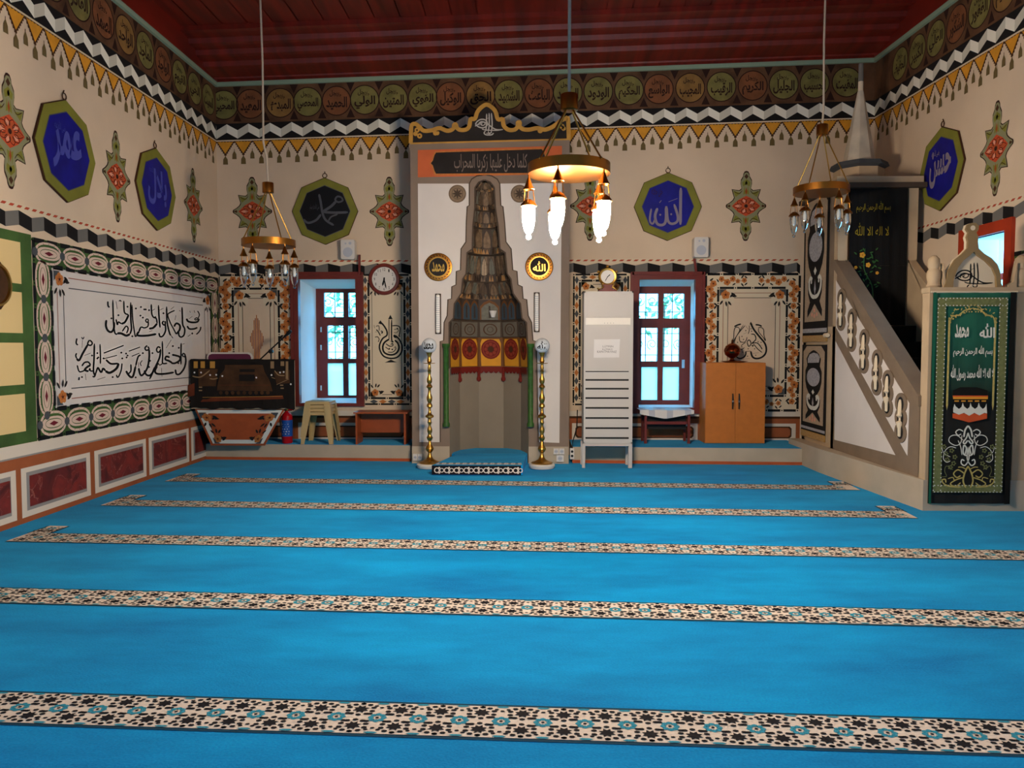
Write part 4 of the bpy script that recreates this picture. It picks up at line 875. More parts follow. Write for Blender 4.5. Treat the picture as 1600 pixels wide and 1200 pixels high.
m = MB(); p = sec(490, 55); c = Vector((MF.px(767.5, 490)[0], p[2].y-.06, 0)); z0, z1 = MF.px(767, 497)[1]+.03, MF.px(767, 484)[1]+.01
m.lathe([(.03, z0), (.055, z1), (.048, z1), (.026, z0+.01), (0, z0+.012)], c, 'plastic_white', 16)
m.build('cup', smooth=True, label='small white cup standing in the central arch of the mihrab hood', cat='cup')
# brass wall plates
def plate(x, y, label, word):
    u, v = MF.px(x, y); t = thing('brass_plate', MF.P(u, v), label, 'plate', 'brass calligraphy plates'); M = Matrix.Rotation(PI/2, 3, 'X')
    m = MB(); m.lathe([(.185, .004), (.19, .02), (.17, .028), (.13, .018), (.125, .02)], MF.P(u, v), 'bronze', 32, M); m.build('rim', t, smooth=True)
    m = MB(); m.disc(MF, u, v, .128, 'sign_dark', .023, 28); m.ring(MF, u, v, .135, .012, 'brass', .026, 28)
    for k in range(24): leaf(m, MF, u+.15*math.cos(k*PI/12), v+.15*math.sin(k*PI/12), k*PI/12+1.2, .035, 'sign_dark', .031)
    o = m.build('engraving', t); m = MB(); text(m, MF, word, u-.085, v-.065, u+.085, v+.07, 'brass', .026, .02); m.build('lettering', o)
plate(685, 417.5, 'round brass plate with dark centre on the stools side of the hood', 'محمد'); plate(842.5, 416.7, 'round brass plate with gold lettering near the lit chandelier', 'الله')
for x, y0, y1, lb in ((685, 459, 522, 'slim vertical white tube lamp on the mihrab panel facing the stools side'), (838.5, 457, 519, 'slim vertical white tube lamp on the mihrab panel near the air conditioner')):
    u, v0 = MF.px(x, y1); v1 = MF.px(x, y0)[1]; t = thing('tube_lamp', MF.P(u, v0), lb, 'wall lamp', 'tube lamps on the mihrab')
    m = MB(); m.prism(MF, [(u-.04, v0), (u+.04, v0), (u+.04, v1), (u-.04, v1)], .004, .025, 'taupe_dark'); m.build('backplate', t)
    m = MB(); m.lathe([(0, v0+.01), (.024, v0+.02), (.028, v0+.05), (.028, v1-.05), (.024, v1-.02), (0, v1-.01)], (u, YM-.05, 0), 'glow_tube', 14)
    m.build('tube', t, smooth=True); m = MB()
    for k in range(16): z = v0+.06+(v1-v0-.12)*k/15; m.lathe([(.0295, z-.004), (.031, z), (.0295, z+.004)], (u, YM-.05, 0), 'plastic_gray', 12)
    m.build('ribs', t)
# carpeted step in front of the niche
t = thing('mihrab_step', (-.58, 9.43, 0), 'low blue carpeted step with patterned edge in front of the niche', 'step')
m = MB(); x0, x1 = -1.18, -.06; PT = [(x0, 9.44), (x1, 9.44), (-.01, 10.4), (-.98, 10.4)]; m.add([(x, y, z) for z in (.006, .125) for x, y in PT], [(3, 2, 1, 0), (4, 5, 6, 7)]+[(i, (i+1) % 4, (i+1) % 4+4, i+4) for i in range(4)], 'carpet_blue'); m.build('body', t); q_ = MB(); q_.box(-1.03, .0, 10.405, 11.05, .006, .128, 'carpet_blue'); q_.build('niche_carpet', mih)
m = MB(); F = Fr((x0, 9.435, 0), (1, 0, 0), (0, 0, 1)); m.rect(F, -.003, .01, 1.103, .125, 'carpet_black', .001)
for k in range(9):
    u = .06+k*.122; m.ring(F, u, .065, .036, .012, 'carpet_cream', .003, 10); m.ring(F, u+.061, .065, .030, .010, 'carpet_cream', .003, 8)
    for dv in (.035, .095): m.disc(F, u+.03, dv, .014, 'carpet_cream', .003, 6)
F = Fr((x0, 9.44, .126), (1, 0, 0), (0, 1, 0)); m.poly(F, [(.035, .07), (1.11, .07), (1.105, .2), (.065, .2)], 'carpet_cream', .001)
for k in range(12):
    u = .09+k*.087
    for dv in (.1, .17): m.disc(F, u, dv, .024, 'carpet_navy', .002, 8)
    m.disc(F, u+.045, .135, .018, 'carpet_sky', .002, 6)
m.build('patterned_border', t)
# candlesticks
PR = [(1125, 90), (1112, 95), (1102, 62), (1085, 32), (1070, 22), (1050, 16), (1035, 14), (1020, 28), (1002, 36), (985, 30), (970, 18), (940, 12), (922, 24), (910, 28), (898, 20), (880, 14), (860, 22), (840, 22), (810, 10), (792, 16), (785, 20), (775, 14), (752, 16), (742, 36), (728, 36), (715, 18), (690, 12), (668, 12), (655, 26), (640, 24), (625, 14), (600, 24), (580, 26), (550, 14), (520, 12), (508, 14), (495, 28), (485, 24), (470, 12), (455, 22), (430, 24), (400, 12), (372, 14), (365, 18), (355, 12), (340, 16), (320, 12), (308, 12), (298, 14), (285, 22), (270, 18), (250, 14), (225, 22), (210, 30)]
def candlestick(px, label, word):
    Y = 10.02; X = (px-824)/1200*Y; zz = lambda y: 1.6-(510+y/5.217-541)*.00835
    t = thing('candlestick', (X, Y, 0), label, 'candlestick', 'tall brass mosque candlesticks')
    m = MB(); m.lathe([(.16, .006), (.17, .02), (.17, .05), (.155, .065), (0, .065)], (X, Y, 0), 'white_marble', 28); m.build('marble_base', t, smooth=True)
    m = MB(); m.lathe([(r*.0015, max(zz(y), .066)) for y, r in PR], (X, Y, 0), 'brass', 20); m.build('turned_shaft', t, smooth=True)
    m = MB(); m.lathe([(.02, zz(306)), (.075, zz(302)), (.078, zz(298)), (.02, zz(300))], (X, Y, 0), 'brass', 20); m.build('drip_pan', t, smooth=True)
    m = MB(); r = .098; zc_ = zz(210)+.085; m.lathe([(r*math.cos(a), r*math.sin(a)) for a in [-PI/2+.35+(PI-.35)*k/14 for k in range(15)]], (X, Y, zc_), 'globe_glass', 24); g = m.build('globe', t, smooth=True)
    class SFm:
        @staticmethod
        def P(u, v, w): d = Vector((u, -math.sqrt(max(1e-4, r*r-u*u-v*v)), v)); return Vector((X, Y, zc_))+d*((r+.0015+w)/r)
    m = MB(); text(m, SFm, word, -.062, -.05, .062, .055, 'ink', .0, .03); m.build('lettering', g)
candlestick(670.5, 'brass candlestick with lettered globe nearer the small brown table', 'محمد'); candlestick(847, 'brass candlestick with lettered globe nearer the air conditioner', 'الله')
# ================================================================ CHANDELIERS
def lamp_unit(m_bell, m_col, m_hang, m_glass, c, glass):
    cxx, cy, z = c
    m_hang.tube([(cxx, cy, z), (cxx, cy, z-.05)], .006, 'bronze', 6)
    m_bell.lathe([(.008, z-.04), (.014, z-.055), (.030, z-.10), (.045, z-.125), (.040, z-.128), (.006, z-.06)], (cxx, cy, 0), 'bronze', 16)
    for k in range(3):
        a = k*2.09+.4; m_hang.tube([(cxx+.034*math.cos(a), cy+.034*math.sin(a), z-.122), (cxx+.05*math.cos(a), cy+.05*math.sin(a), z-.235)], .0035, 'bronze', 5)
    m_col.lathe([(.02, z-.20), (.04, z-.215), (.058, z-.235), (.062, z-.25), (.056, z-.252), (.03, z-.235)], (cxx, cy, 0), 'bronze', 18)
    m_glass.lathe([(.047, z-.252), (.049, z-.29), (.048, z-.34), (.042, z-.39), (.03, z-.435), (.014, z-.455), (.012, z-.462), (.018, z-.472), (.018, z-.485), (.008, z-.495), (0, z-.496)], (cxx, cy, 0), glass, 16)
def chandelier(pxy, Y, R, hubdz, cable_pts, phase, label, lit):
    c = atY(*pxy, Y); X, z = c.x, c.z; zc_ = zt(X)+.32
    t = thing('chandelier', (X, Y, z), label, 'chandelier', 'brass ring chandeliers')
    m = MB(); m.lathe([(R, z-.038), (R+.006, z-.038), (R+.006, z+.038), (R, z+.038), (R-.006, z+.038), (R-.006, z-.038), (R, z-.038)], (X, Y, 0), 'bronze', 48); m.build('ring', t, smooth=True)
    zh = z+hubdz; m = MB(); m.lathe([(0, zh+.075), (.02, zh+.07), (.062, zh+.06), (.065, zh+.055), (.065, zh-.055), (.055, zh-.06), (0, zh-.06)], (X, Y, 0), 'bronze', 20); m.build('hub', t, smooth=True)
    m = MB(); m.tube([(X+dx, Y, zh+.07+(zc_-zh-.07)*s) for dx, s in cable_pts], .012, 'cable', 8); m.build('cable', t, smooth=True)
    for k in range(4):
        a = PI/4+k*PI/2+phase; m = MB(); m.tube([(X+.03*math.cos(a), Y+.03*math.sin(a), zh-.05), (X+R*math.cos(a), Y+R*math.sin(a), z+.045), (X+(R+.015)*math.cos(a), Y+(R+.015)*math.sin(a), z+.03)], .007, 'brass', 8); m.build('rod', t, smooth=True)
    for k in range(5):
        a = phase+k*2*PI/5; a_, k_, b_, g_ = MB(), MB(), MB(), MB(); lamp_unit(a_, k_, b_, g_, (X+R*math.cos(a), Y+R*math.sin(a), z-.02), 'lamp_lit' if lit else 'clear_glass')
        o = g_.build('lamp_glass', t, smooth=True, **({'label': 'glowing white glass lamp'} if lit else {})); a_.build('bell_cap', o, smooth=True); k_.build('collar', o, smooth=True); b_.build('hanger', o)
        if not lit:
            q = MB(); q.lathe([(.012, -.0), (.022, -.05), (.018, -.10), (0, -.115)], (X+R*math.cos(a), Y+R*math.sin(a), z-.27), 'globe_glass', 12); q.build('bulb', o, smooth=True)
chandelier((889, 265), 5.8, .30, .49, [(0, 0), (0, 1)], PI, 'lit brass ring chandelier with five glowing glass lamps', True)
chandelier((420, 380), 9.0, .30, .64, [(0, 0), (-.01, .12), (-.045, .2), (-.04, .6), (-.06, 1)], PI, 'unlit brass ring chandelier hanging before the corner pulpit', False)
chandelier((1283, 297), 9.0, .30, .68, [(0, 0), (.01, .1), (0, .5), (.01, 1)], 0, 'unlit brass ring chandelier hanging beside the pulpit spire', False)
# ================================================================ WALL PLAQUES
def plaque(F, x, y, r, label, word, inner, box=(-.24, -.2, .24, .24), ink='faint'):
    u, v = F.px(x, y); t = thing('calligraphy_plaque', F.P(u, v), label, 'plaque', 'octagonal calligraphy plaques'); O = lambda k: [(u+r*k*math.cos(PI/2+j*PI/4), v+r*k*math.sin(PI/2+j*PI/4)) for j in range(8)]
    m = MB(); m.prism(F, O(1), .004, .026, 'brown_line'); m.prism(F, O(.985), .004, .03, 'olive'); m.build('frame', t)
    m = MB(); m.poly(F, O(.775), 'faint', .0305); m.poly(F, O(.755), inner, .032); o = m.build('panel', t)
    m = MB(); a, b, c, d = box
    if word == 'محمد':
        S = lambda L: [(u+(x-480)*.00117, v-(y-570)*.00117) for x, y in L]
        for pts, wd in (([(690, 400), (640, 390), (612, 430), (650, 460), (705, 440), (690, 400)], 22), ([(620, 450), (560, 510), (450, 580)], 32), ([(410, 360), (430, 460), (450, 590), (490, 680), (590, 745)], 28), ([(450, 580), (600, 590), (770, 585)], 30), ([(640, 610), (560, 640), (525, 690)], 20), ([(430, 610), (370, 680), (270, 715), (210, 670)], 28)): m.stroke(F, S(pts), wd*.00117, ink, .034)
        text(m, F, 'صلى الله عليه وسلم', u-.22, v+.0, u-.08, v+.12, ink, .034, .0)
    elif word == 'الله':
        S = lambda L: [(u+(x-420)*.00137, v-(y-460)*.00137) for x, y in L]
        for pts, wd in (([(553, 265), (552, 450), (553, 650)], 30), ([(485, 435), (525, 560), (515, 620), (460, 640), (420, 600), (405, 455)], 26), ([(400, 455), (400, 600), (370, 650), (310, 640), (285, 560), (310, 475)], 28), ([(285, 590), (260, 640), (230, 600), (245, 480)], 20), ([(425, 410), (520, 375)], 10), ([(330, 420), (350, 395)], 14)): m.stroke(F, S(pts), wd*.00137, ink, .034)
        for q in ((340, 545), (455, 540)): m.disc(F, *S([q])[0], .015, ink, .034, 6)
        text(m, F, 'جل جلاله', u-.24, v+.14, u-.08, v+.28, 'rose_dark', .034, .0)
    else: text(m, F, word, u+a, v+b, u+c, v+d, ink, .034, .03); text(m, F, 'رضى الله عنه', u-.2, v+.16, u-.02, v+.27, ink, .034, .0)
    m.build('lettering', o)
    m = MB(); m.tube([F.P(u+.032*math.cos(k*PI/8), v+r+.03+.032*math.sin(k*PI/8), .015) for k in range(17)], .006, 'brown_line', 6); m.tube([F.P(u, v+r+.06, .002), F.P(u, v+r+.09, .015)], .006, 'brown_line', 6); m.build('hanging_ring', t)
plaque(BW, 508.5, 330.5, .485, 'near-black octagonal plaque with olive frame between two rosettes', 'محمد', 'midnight')
plaque(BW, 1043, 323.5, .49, 'blue octagonal plaque with olive frame above the air conditioner window', 'الله', 'royal', ink='faint_gold')
plaque(LW, 100.5, 236.5, .50, 'blue octagonal plaque above the calligraphy panel, farther from the corner', 'عمر', 'royal', ink='faint_blue')
plaque(LW, 242, 296, .50, 'blue octagonal plaque above the calligraphy panel, next to the corner', 'بلال', 'royal', ink='faint_blue')
plaque(RW, 1473, 264, .50, 'blue octagonal plaque on the side wall above the minbar', 'حسن', 'royal', ink='faint_gold')
# ================================================================ BACK WALL FITTINGS
def clock_face(m, F, u, v, r, hw):
    for i in range(1, 13):
        a = PI/2-i*PI/6; cu, cv = u+r*.80*math.cos(a), v+r*.80*math.sin(a); h = r*.12; ww = h*.45*len(str(i))
        text(m, F, str(i), cu-ww, cv-h, cu+ww, cv+h, 'ink', hw, .0, arabic=False)
def hands(m, F, u, v, r, h, mn, w):
    for ang, l, t in ((PI/2-(h+mn/60)*PI/6, .62, .08), (PI/2-mn*PI/30, .88, .06)):
        c, s = math.cos(ang), math.sin(ang); P = lambda x, y: (u+c*x-s*y, v+s*x+c*y)
        m.poly(F, [P(-r*.15, -r*t*.6), P(r*l*.7, -r*t), P(r*l, 0), P(r*l*.7, r*t), P(-r*.15, r*t*.6)], 'ink', w)
    m.disc(F, u, v, r*.08, 'ink', w+.001, 10)
u, v = BW.px(600.8, 436.5); t = thing('wall_clock', BW.P(u, v), 'round dark wooden wall clock with white dial above the ewer panel', 'clock')
M90 = Matrix.Rotation(PI/2, 3, 'X')
m = MB(); m.lathe([(.228, .008), (.232, .03), (.22, .05), (.19, .055), (.178, .04), (.178, .02)], BW.P(u, v), 'wood_red', 40, M90); m.build('case', t, smooth=True)
m = MB(); m.disc(BW, u, v, .18, 'plastic_white', .03, 36); o = m.build('dial', t)
m = MB(); clock_face(m, BW, u, v, .178, .032); m.build('numerals', o); m = MB(); hands(m, BW, u, v, .17, 6, 28, .034); m.build('hands', o)
def speaker(x0, y0, x1, y1, label):
    h = hole(BW, x0, y0, x1, y1); t = thing('loudspeaker', BW.P((h[0]+h[2])/2, h[1]), label, 'speaker', 'white wall loudspeakers')
    m = MB(); a = [(h[0]+.015, h[1]), (h[2]-.015, h[1]), (h[2], h[1]+.02), (h[2], h[3]-.02), (h[2]-.015, h[3]), (h[0]+.015, h[3]), (h[0], h[3]-.02), (h[0], h[1]+.02)]; m.prism(BW, a, .02, .17, 'plastic_white'); m.box((h[0]+h[2])/2-.03, (h[0]+h[2])/2+.03, YB-.03, YB-.002, (h[1]+h[3])/2-.03, (h[1]+h[3])/2+.03, 'rubber'); m.build('cabinet', t)
    m = MB(); c = (h[0]+h[2])/2; m.disc(BW, c, h[1]+.1, .07, 'plastic_gray', .173, 20); m.build('woofer', t)
    m = MB(); m.disc(BW, c-.03, h[3]-.055, .014, 'plastic_gray', .173, 10); m.disc(BW, c+.035, h[3]-.05, .022, 'plastic_gray', .173, 12); m.build('tweeter', t)
speaker(537, 377, 558, 407, 'small white loudspeaker on the wall above the stools window'); speaker(1080.5, 373, 1103, 404, 'small white loudspeaker on the wall above the reading desk window')
for (x, y0, y1, dx, lb) in ((563.5, 399, 429, 0, 'red-brown cable duct beside the loudspeaker and round wall clock'), (1083, 405, 428, 3, 'red-brown cable duct below the loudspeaker over the reading desk')):
    a, b = BW.px(x, y0), BW.px(x+dx, y1); m = MB(); m.prism(BW, [(b[0]-.016, b[1]), (b[0]+.016, b[1]), (a[0]+.016, a[1]), (a[0]-.016, a[1])], .068, .09, 'rose_red' if False else 'wood_red'); m.build('cable_duct', label=lb, cat='cable duct', group='cable ducts under loudspeakers')
def socket(F, x0, y0, x1, y1, label, n=1):
    h = hole(F, x0, y0, x1, y1); t = thing('wall_socket', F.P(h[0], h[1]), label, 'socket'); wd = (h[2]-h[0])/n
    for k in range(n):
        a = h[0]+wd*k; m = MB(); m.prism(F, [(a+.003, h[1]), (a+wd-.003, h[1]), (a+wd-.003, h[3]), (a+.003, h[3])], .001, .03, 'plastic_white'); o = m.build('cover', t)
        m = MB(); c = a+wd/2, (h[1]+h[3])/2; m.disc(F, *c, min(wd, h[3]-h[1])*.34, 'plastic_gray', .031, 16); m.disc(F, c[0]-.01, c[1], .004, 'ink', .032, 6); m.disc(F, c[0]+.01, c[1], .004, 'ink', .032, 6); m.build('outlet', o)
MB3 = wallY(YM-.03)
socket(MB3, 645.5, 709, 660, 719, 'white double socket on the plinth on the stools side of the mihrab', 2)
socket(MB3, 864.5, 700.5, 882, 709.5, 'white double socket on the plinth between candlestick and air conditioner', 2)
socket(MB3, 869, 710.5, 881, 721, 'square white socket box just below a double socket')
LY = lambda x: LF[0][1]+(x-LF[0][0])/(LF[1][0]-LF[0][0])*(LF[1][1]-LF[0][1])
F = wallY(LY(.66)-.002); h = hole(F, 890.5, 700, 897, 717); t = thing('power_strip', F.P(h[0], h[1]), 'white upright power strip on the ledge front beside the air conditioner', 'power strip')
m = MB(); m.prism(F, [(h[0], h[1]), (h[2], h[1]), (h[2], h[3]), (h[0], h[3])], .002, .03, 'plastic_white'); m.build('body', t); m = MB()
for k in range(2): m.disc(F, (h[0]+h[2])/2, h[1]+.045+.06*k, .018, 'rubber', .031, 12)
m.build('outlets', t)
m = MB(); a = F.P((h[0]+h[2])/2, h[3], .02); m.tube([a, a+Vector((.01, 0, .1)), a+Vector((.05, .1, .2)), a+Vector((.08, .25, .26)), a+Vector((.09, .3, .5))], .008, 'rubber', 8); m.build('power_cable', label='black power cable rising from the power strip behind the air conditioner', cat='cable', smooth=True)
# wall clock cut by the left edge of the view
u, v = LW.px(8, 447); v = LW.px(4, 447)[1]; u -= .22; t = thing('wall_plaque', LW.P(u, v), 'dark brown gold-rimmed wall plaque hanging on the yellow painted panels', 'plaque')
Mx = Matrix.Rotation(PI/2, 3, 'Y'); m = MB(); m.lathe([(.22, .006), (.225, .05), (.2, .07), (.18, .06)], LW.P(u, v), 'tap_brown', 8, Mx @ Matrix.Rotation(PI/8, 3, 'Z')); m.build('frame', t); m = MB(); m.lathe([(.18, .06), (.185, .088), (.165, .088), (.16, .064)], LW.P(u, v), 'brass', 32, Mx); m.build('rim', t, smooth=True); m = MB(); m.disc(LW, u, v, .162, 'tap_brown', .068, 28); m.build('face', t)
# ================================================================ AIR CONDITIONER
Y = 10.03; AF_ = wallY(Y); h = hole(AF_, 911.7, 455.2, 989.8, 693); zl = .005
t = thing('air_conditioner', ((h[0]+h[2])/2, Y+.18, 0), 'tall white floor-standing air conditioner on legs before the window', 'air conditioner')
D = .33
m = MB(); m.box(h[0], h[2], Y, Y+D, h[1], h[3], 'ac_body'); b = .012
linerect(m, AF_, h[0], h[1], h[2], h[3], .02, 'ac_body', .004); m.build('body', t)
Zt = lambda x, y: AF_.px(870+x/3.428, 390+y/3.428)
def panel(name, x0, y0, x1, y1, mt, w0, w1, par):
    a, b = Zt(x0, y1), Zt(x1, y0); q = MB(); q.prism(AF_, [a, (b[0], a[1]), b, (a[0], b[1])], w0, w1, mt); return q.build(name, par)
panel('upper_grille_cover', 153, 236, 400, 358, 'ac_body', .0, .010, t); panel('front_door', 150, 405, 402, 606, 'ac_body', 0, .010, t); bd = panel('control_band', 155, 366, 394, 404, 'ac_band', 0, .025, t)
q = MB()
for k in range(4): q.disc(AF_, *Zt(255+k*16, 394), .004, 'slate', .0255, 8)
q.build('indicator_dots', bd)
lo = panel('louvre_panel', 147, 614, 400, 1034, 'ac_body', 0, .006, t)
for y in (653, 698, 745, 795, 848, 902, 956, 1009): panel('louvre_slot', 153, y-(2.5 if y < 660 else 4.5), 385, y+(2.5 if y < 660 else 4.5), 'ac_slot', .004, .008, t)
for x0, x1 in ((136, 152), (384, 404)):
    a, b = Zt(x0, 1038)[0], Zt(x1, 1038)[0]
    for yy in (Y-.005, Y+D-.05): q = MB(); q.box(a, b, yy, yy+.05, zl, h[1], 'ac_body'); q.build('leg', t)
q = MB(); a, b = Zt(136, 1052), Zt(404, 1040); q.box(a[0], b[0], Y-.008, Y+.04, a[1], b[1], 'ac_body'); q.box(a[0]+.03, b[0]-.03, Y+.05, Y+D-.05, h[1]-.03, h[1], 'ac_slot'); q.build('stand_rail', t)
q = MB(); a, b = Zt(197, 579), Zt(338, 480); PF = AF_; q.prism(PF, [a, (b[0]-.01, a[1]+.004), b, (a[0]+.004, b[1]-.003)], .0105, .0125, 'paper')
pap = q.build('paper_notice', label='white printed paper notice taped to the front of the air conditioner', cat='notice'); q = MB()
for s, x0, x1, y0, y1 in (('LÜTFEN', 245, 302, 511, 524), ('KLİMAYI', 244, 298, 526, 539), ('KAPATMAYINIZ', 216, 320, 541, 553)): c, d = Zt(x0, y1), Zt(x1, y0); text(q, PF, s, c[0], c[1], d[0], d[1], 'print', .0128, .0, arabic=False)
q.build('printed_lines', pap)
# mantel clock standing on it
u, v = AF_.px(905+323/7.05, 410+150/7.05); zb = h[3]; KF = wallY(Y+.10); t = thing('mantel_clock', (u, Y+.12, zb), 'small ornate gilt mantel clock on top of the air conditioner', 'clock')
m = MB(); R = .115; M = Matrix.Rotation(PI/2, 3, 'X'); c0 = Vector((u, Y+.13, v)); m.lathe([(R-.005, -.05), (R, 0), (R+.008, .02), (R-.005, .035), (R-.025, .03), (R-.028, .015)], c0, 'brass', 28, M)
for a in (.15*PI, .5*PI, .85*PI): m.lathe([(0, -.02), (.022, 0), (.02, .015), (0, .03)], c0+Vector((math.cos(a)*(R+.015), 0, math.sin(a)*(R+.015))), 'brass', 10)
m.build('gilt_case', t, smooth=True)
CF = wallY(c0.y-.018); m = MB(); m.disc(CF, u, v, R-.024, 'plastic_white', 0, 24); o = m.build('dial', t); m = MB(); hands(m, CF, u, v, .08, 1, 35, .003); m.build('hands', o)
m = MB(); m.box(u-.07, u+.07, Y+.08, Y+.19, zb+.03, v-R+.012, 'wood_red'); m.box(u-.12, u+.12, Y+.06, Y+.2, zb+.001, zb+.03, 'wood_red'); m.build('base', t)
m = MB()
for s in (-1, 1): m.tube([(u+s*.06, Y+.06, v-R+.03), (u+s*.085, Y+.055, zb+.1), (u+s*.06, Y+.055, zb+.06), (u+s*.12, Y+.055, zb+.025), (u+s*.135, Y+.055, zb+.05)], .013, 'brass', 8)
m.build('gilt_scrolls', t, smooth=True)
# ================================================================ FURNITURE ON THE LEDGE
ZL = .226
Y0 = 10.88; X0, X1 = atY(1102.5, 620, Y0).x, atY(1196, 620, Y0).x; zt_ = atY(1150, 566.8, Y0).z
t = thing('cabinet', ((X0+X1)/2, Y0+.2, ZL), 'orange-brown two-door wooden cabinet standing on the carpeted ledge', 'cabinet'); m = MB()
m.box(X0, X1, Y0+.02, Y0+.38, ZL, zt_, 'wood_cabinet'); m.build('carcass', t); CFm = wallY(Y0); xm = (X0+X1)/2
for a, b, hx in ((X0+.003, xm-.002, xm-.045), (xm+.002, X1-.003, xm+.045)):
    q = MB(); q.box(a, b, Y0, Y0+.018, ZL+.005, zt_-.004, 'wood_cabinet'); d_ = q.build('door', t); q = MB(); zh = atY(1150, 627, Y0).z
    for k in (-1, 1): q.tube([(hx, Y0, zh+.1*k), (hx, Y0-.025, zh+.1*k)], .008, 'chrome', 8)
    q.tube([(hx, Y0-.025, zh-.11), (hx, Y0-.03, zh), (hx, Y0-.025, zh+.11)], [.008, .013, .008], 'rubber', 8); q.lathe([(0, -.02), (.014, -.012), (.014, .012), (0, .02)], (hx, Y0-.03, zh), 'chrome', 10); q.build('handle', d_)
# tray and copper censer
cX = atY(1144, 550, Y0+.17).x; m = MB(); m.lathe([(0, zt_+.002), (.12, zt_+.002), (.19, zt_+.018), (.195, zt_+.022), (.12, zt_+.008), (0, zt_+.008)], (cX+.03, Y0+.17, 0), 'bronze', 28); m.build('tray', smooth=True, label='flat dark metal tray on top of the orange-brown cabinet', cat='tray')
t = thing('censer', (cX, Y0+.17, zt_+.01), 'round shiny copper censer with pointed lid on the cabinet tray', 'censer'); zb = zt_+.011; m = MB()
m.lathe([(0, zb), (.07, zb), (.075, zb+.01), (.03, zb+.03), (.025, zb+.05), (.06, zb+.065), (.10, zb+.10), (.115, zb+.15)], (cX, Y0+.17, 0), 'copper', 24); m.build('bowl', t, smooth=True)
m = MB(); m.lathe([(.117, zb+.15), (.112, zb+.18), (.09, zb+.225), (.05, zb+.255), (.02, zb+.265), (.012, zb+.28), (.016, zb+.295), (.005, zb+.315), (0, zb+.34)], (cX, Y0+.17, 0), 'copper', 24); m.build('lid', t, smooth=True)
# reading desk under right window
DY = 10.84; a, b = atY(1007, 660, DY).x, atY(1078, 660, DY).x; zd = atY(1040, 641, DY).z
t = thing('reading_desk', ((a+b)/2, DY+.15, ZL), 'low dark red wooden reading desk under the window', 'desk')
m = MB(); m.box(a-.03, b+.03, DY-.02, DY+.34, zd-.025, zd, 'wood_red'); m.build('desktop', t)
for x in (a, b-.03):
    for yy in (DY, DY+.29): q = MB(); q.box(x, x+.035, yy, yy+.035, ZL, zd-.025, 'wood_red'); q.build('leg', t)
m = MB(); zz = atY(1040, 661, DY).z; m.box(a+.035, b-.035, DY+.01, DY+.03, zz-.02, zz+.02, 'wood_red'); m.build('crossbar', t); m = MB(); m.box(a+.035, b-.035, DY+.12, DY+.14, zz-.1, zd-.03, 'ac_slot'); m.build('back_board', t)
m = MB(); aa, bb = a-.07, b+.05; n = 18; Vt = []
for i in range(n+1):
    s = i/n; x = aa+(bb-aa)*s; dr = .045+.075*(1-abs(s-.47)/.53); Vt.append([(x, DY+.30, zd+.004), (x, DY+.10, zd+.005+.004*math.sin(i)), (x, DY-.025, zd+.004), (x, DY-.033, zd-.01), (x, DY-.035, zd-dr)])
for i in range(n):
    for j in range(4): m.face([Vt[i][j], Vt[i+1][j], Vt[i+1][j+1], Vt[i][j+1]][::-1], 'plastic_gray' if i % 6 in (3, 4) else 'paper')
m.build('cloth', label='white and gray striped cloth draped over the reading desk', cat='cloth')
# small wooden table near mihrab
TY = 10.66; a, b = atY(552.5, 650, TY).x, atY(637, 650, TY).x; zd = atY(600, 644, TY).z
t = thing('side_table', ((a+b)/2, TY+.18, ZL), 'small glossy brown wooden table between stools and mihrab', 'table')
m = MB(); m.box(a, b, TY-.02, TY+.40, zd-.022, zd, 'wood_table'); m.build('tabletop', t)
for x in (a+.025, b-.055): q = MB(); q.box(x, x+.025, TY, TY+.36, ZL, zd-.022, 'wood_table'); q.build('side_panel', t)
m = MB(); m.box(a+.05, b-.055, TY+.25, TY+.27, ZL+.14, zd-.022, 'wood_table'); m.build('back_panel', t)
# stacked plastic stools
def stool(cx_, cy, z0, label):
    t = thing('plastic_stool', (cx_, cy, z0), label, 'stool', 'stacked plastic stools'); H = .45; s = .17; m = MB()
    T = lambda x, y, z: Vector((cx_+x, cy+y, z0+z))
    for (k0, k1, za, zb_) in ((s-.012, s, H-.006, H), (s, s+.004, H-.03, H-.006), (s+.004, s+.014, H-.044, H-.03)):
        m.add([T(-k1, -k1, za), T(k1, -k1, za), T(k1, k1, za), T(-k1, k1, za), T(-k0, -k0, zb_), T(k0, -k0, zb_), T(k0, k0, zb_), T(-k0, k0, zb_)], [(0, 1, 5, 4), (1, 2, 6, 5), (2, 3, 7, 6), (3, 0, 4, 7)], 'plastic_beige')
    m.add([T(-s+.012, -s+.012, H), T(s-.012, -s+.012, H), T(s-.012, s-.012, H), T(-s+.012, s-.012, H)], [(0, 1, 2, 3)], 'plastic_beige')
    F = Fr(T(0, 0, H+.0005), (1, 0, 0), (0, 1, 0)); linerect(m, F, -.11, -.11, .11, .11, .012, 'banner_trim', .001)
    for k in range(3): m.rect(F, -.07, -.05+.05*k-.006, .07, -.05+.05*k+.006, 'banner_trim', .001)
    m.build('seat', t)
    for sx in (-1, 1):
        for sy in (-1, 1):
            q = MB(); k0, k1 = s+.010, s+.055; wa, wb = .085, .05
            for A, B, C_, D in (((sx*k0, sy*k0, H-.04), (sx*(k0-wa), sy*k0, H-.04), (sx*(k1-wb), sy*k1, 0), (sx*k1, sy*k1, 0)), ((sx*k0, sy*k0, H-.04), (sx*k0, sy*(k0-wa), H-.04), (sx*k1, sy*(k1-wb), 0), (sx*k1, sy*k1, 0))):
                q.face([T(*A), T(*B), T(*C_), T(*D)], 'plastic_beige')
            o = q.build('leg', t); md = o.modifiers.new('thickness', 'SOLIDIFY'); md.thickness = .004; md.offset = 0
sX = atY(501, 650, 10.88).x
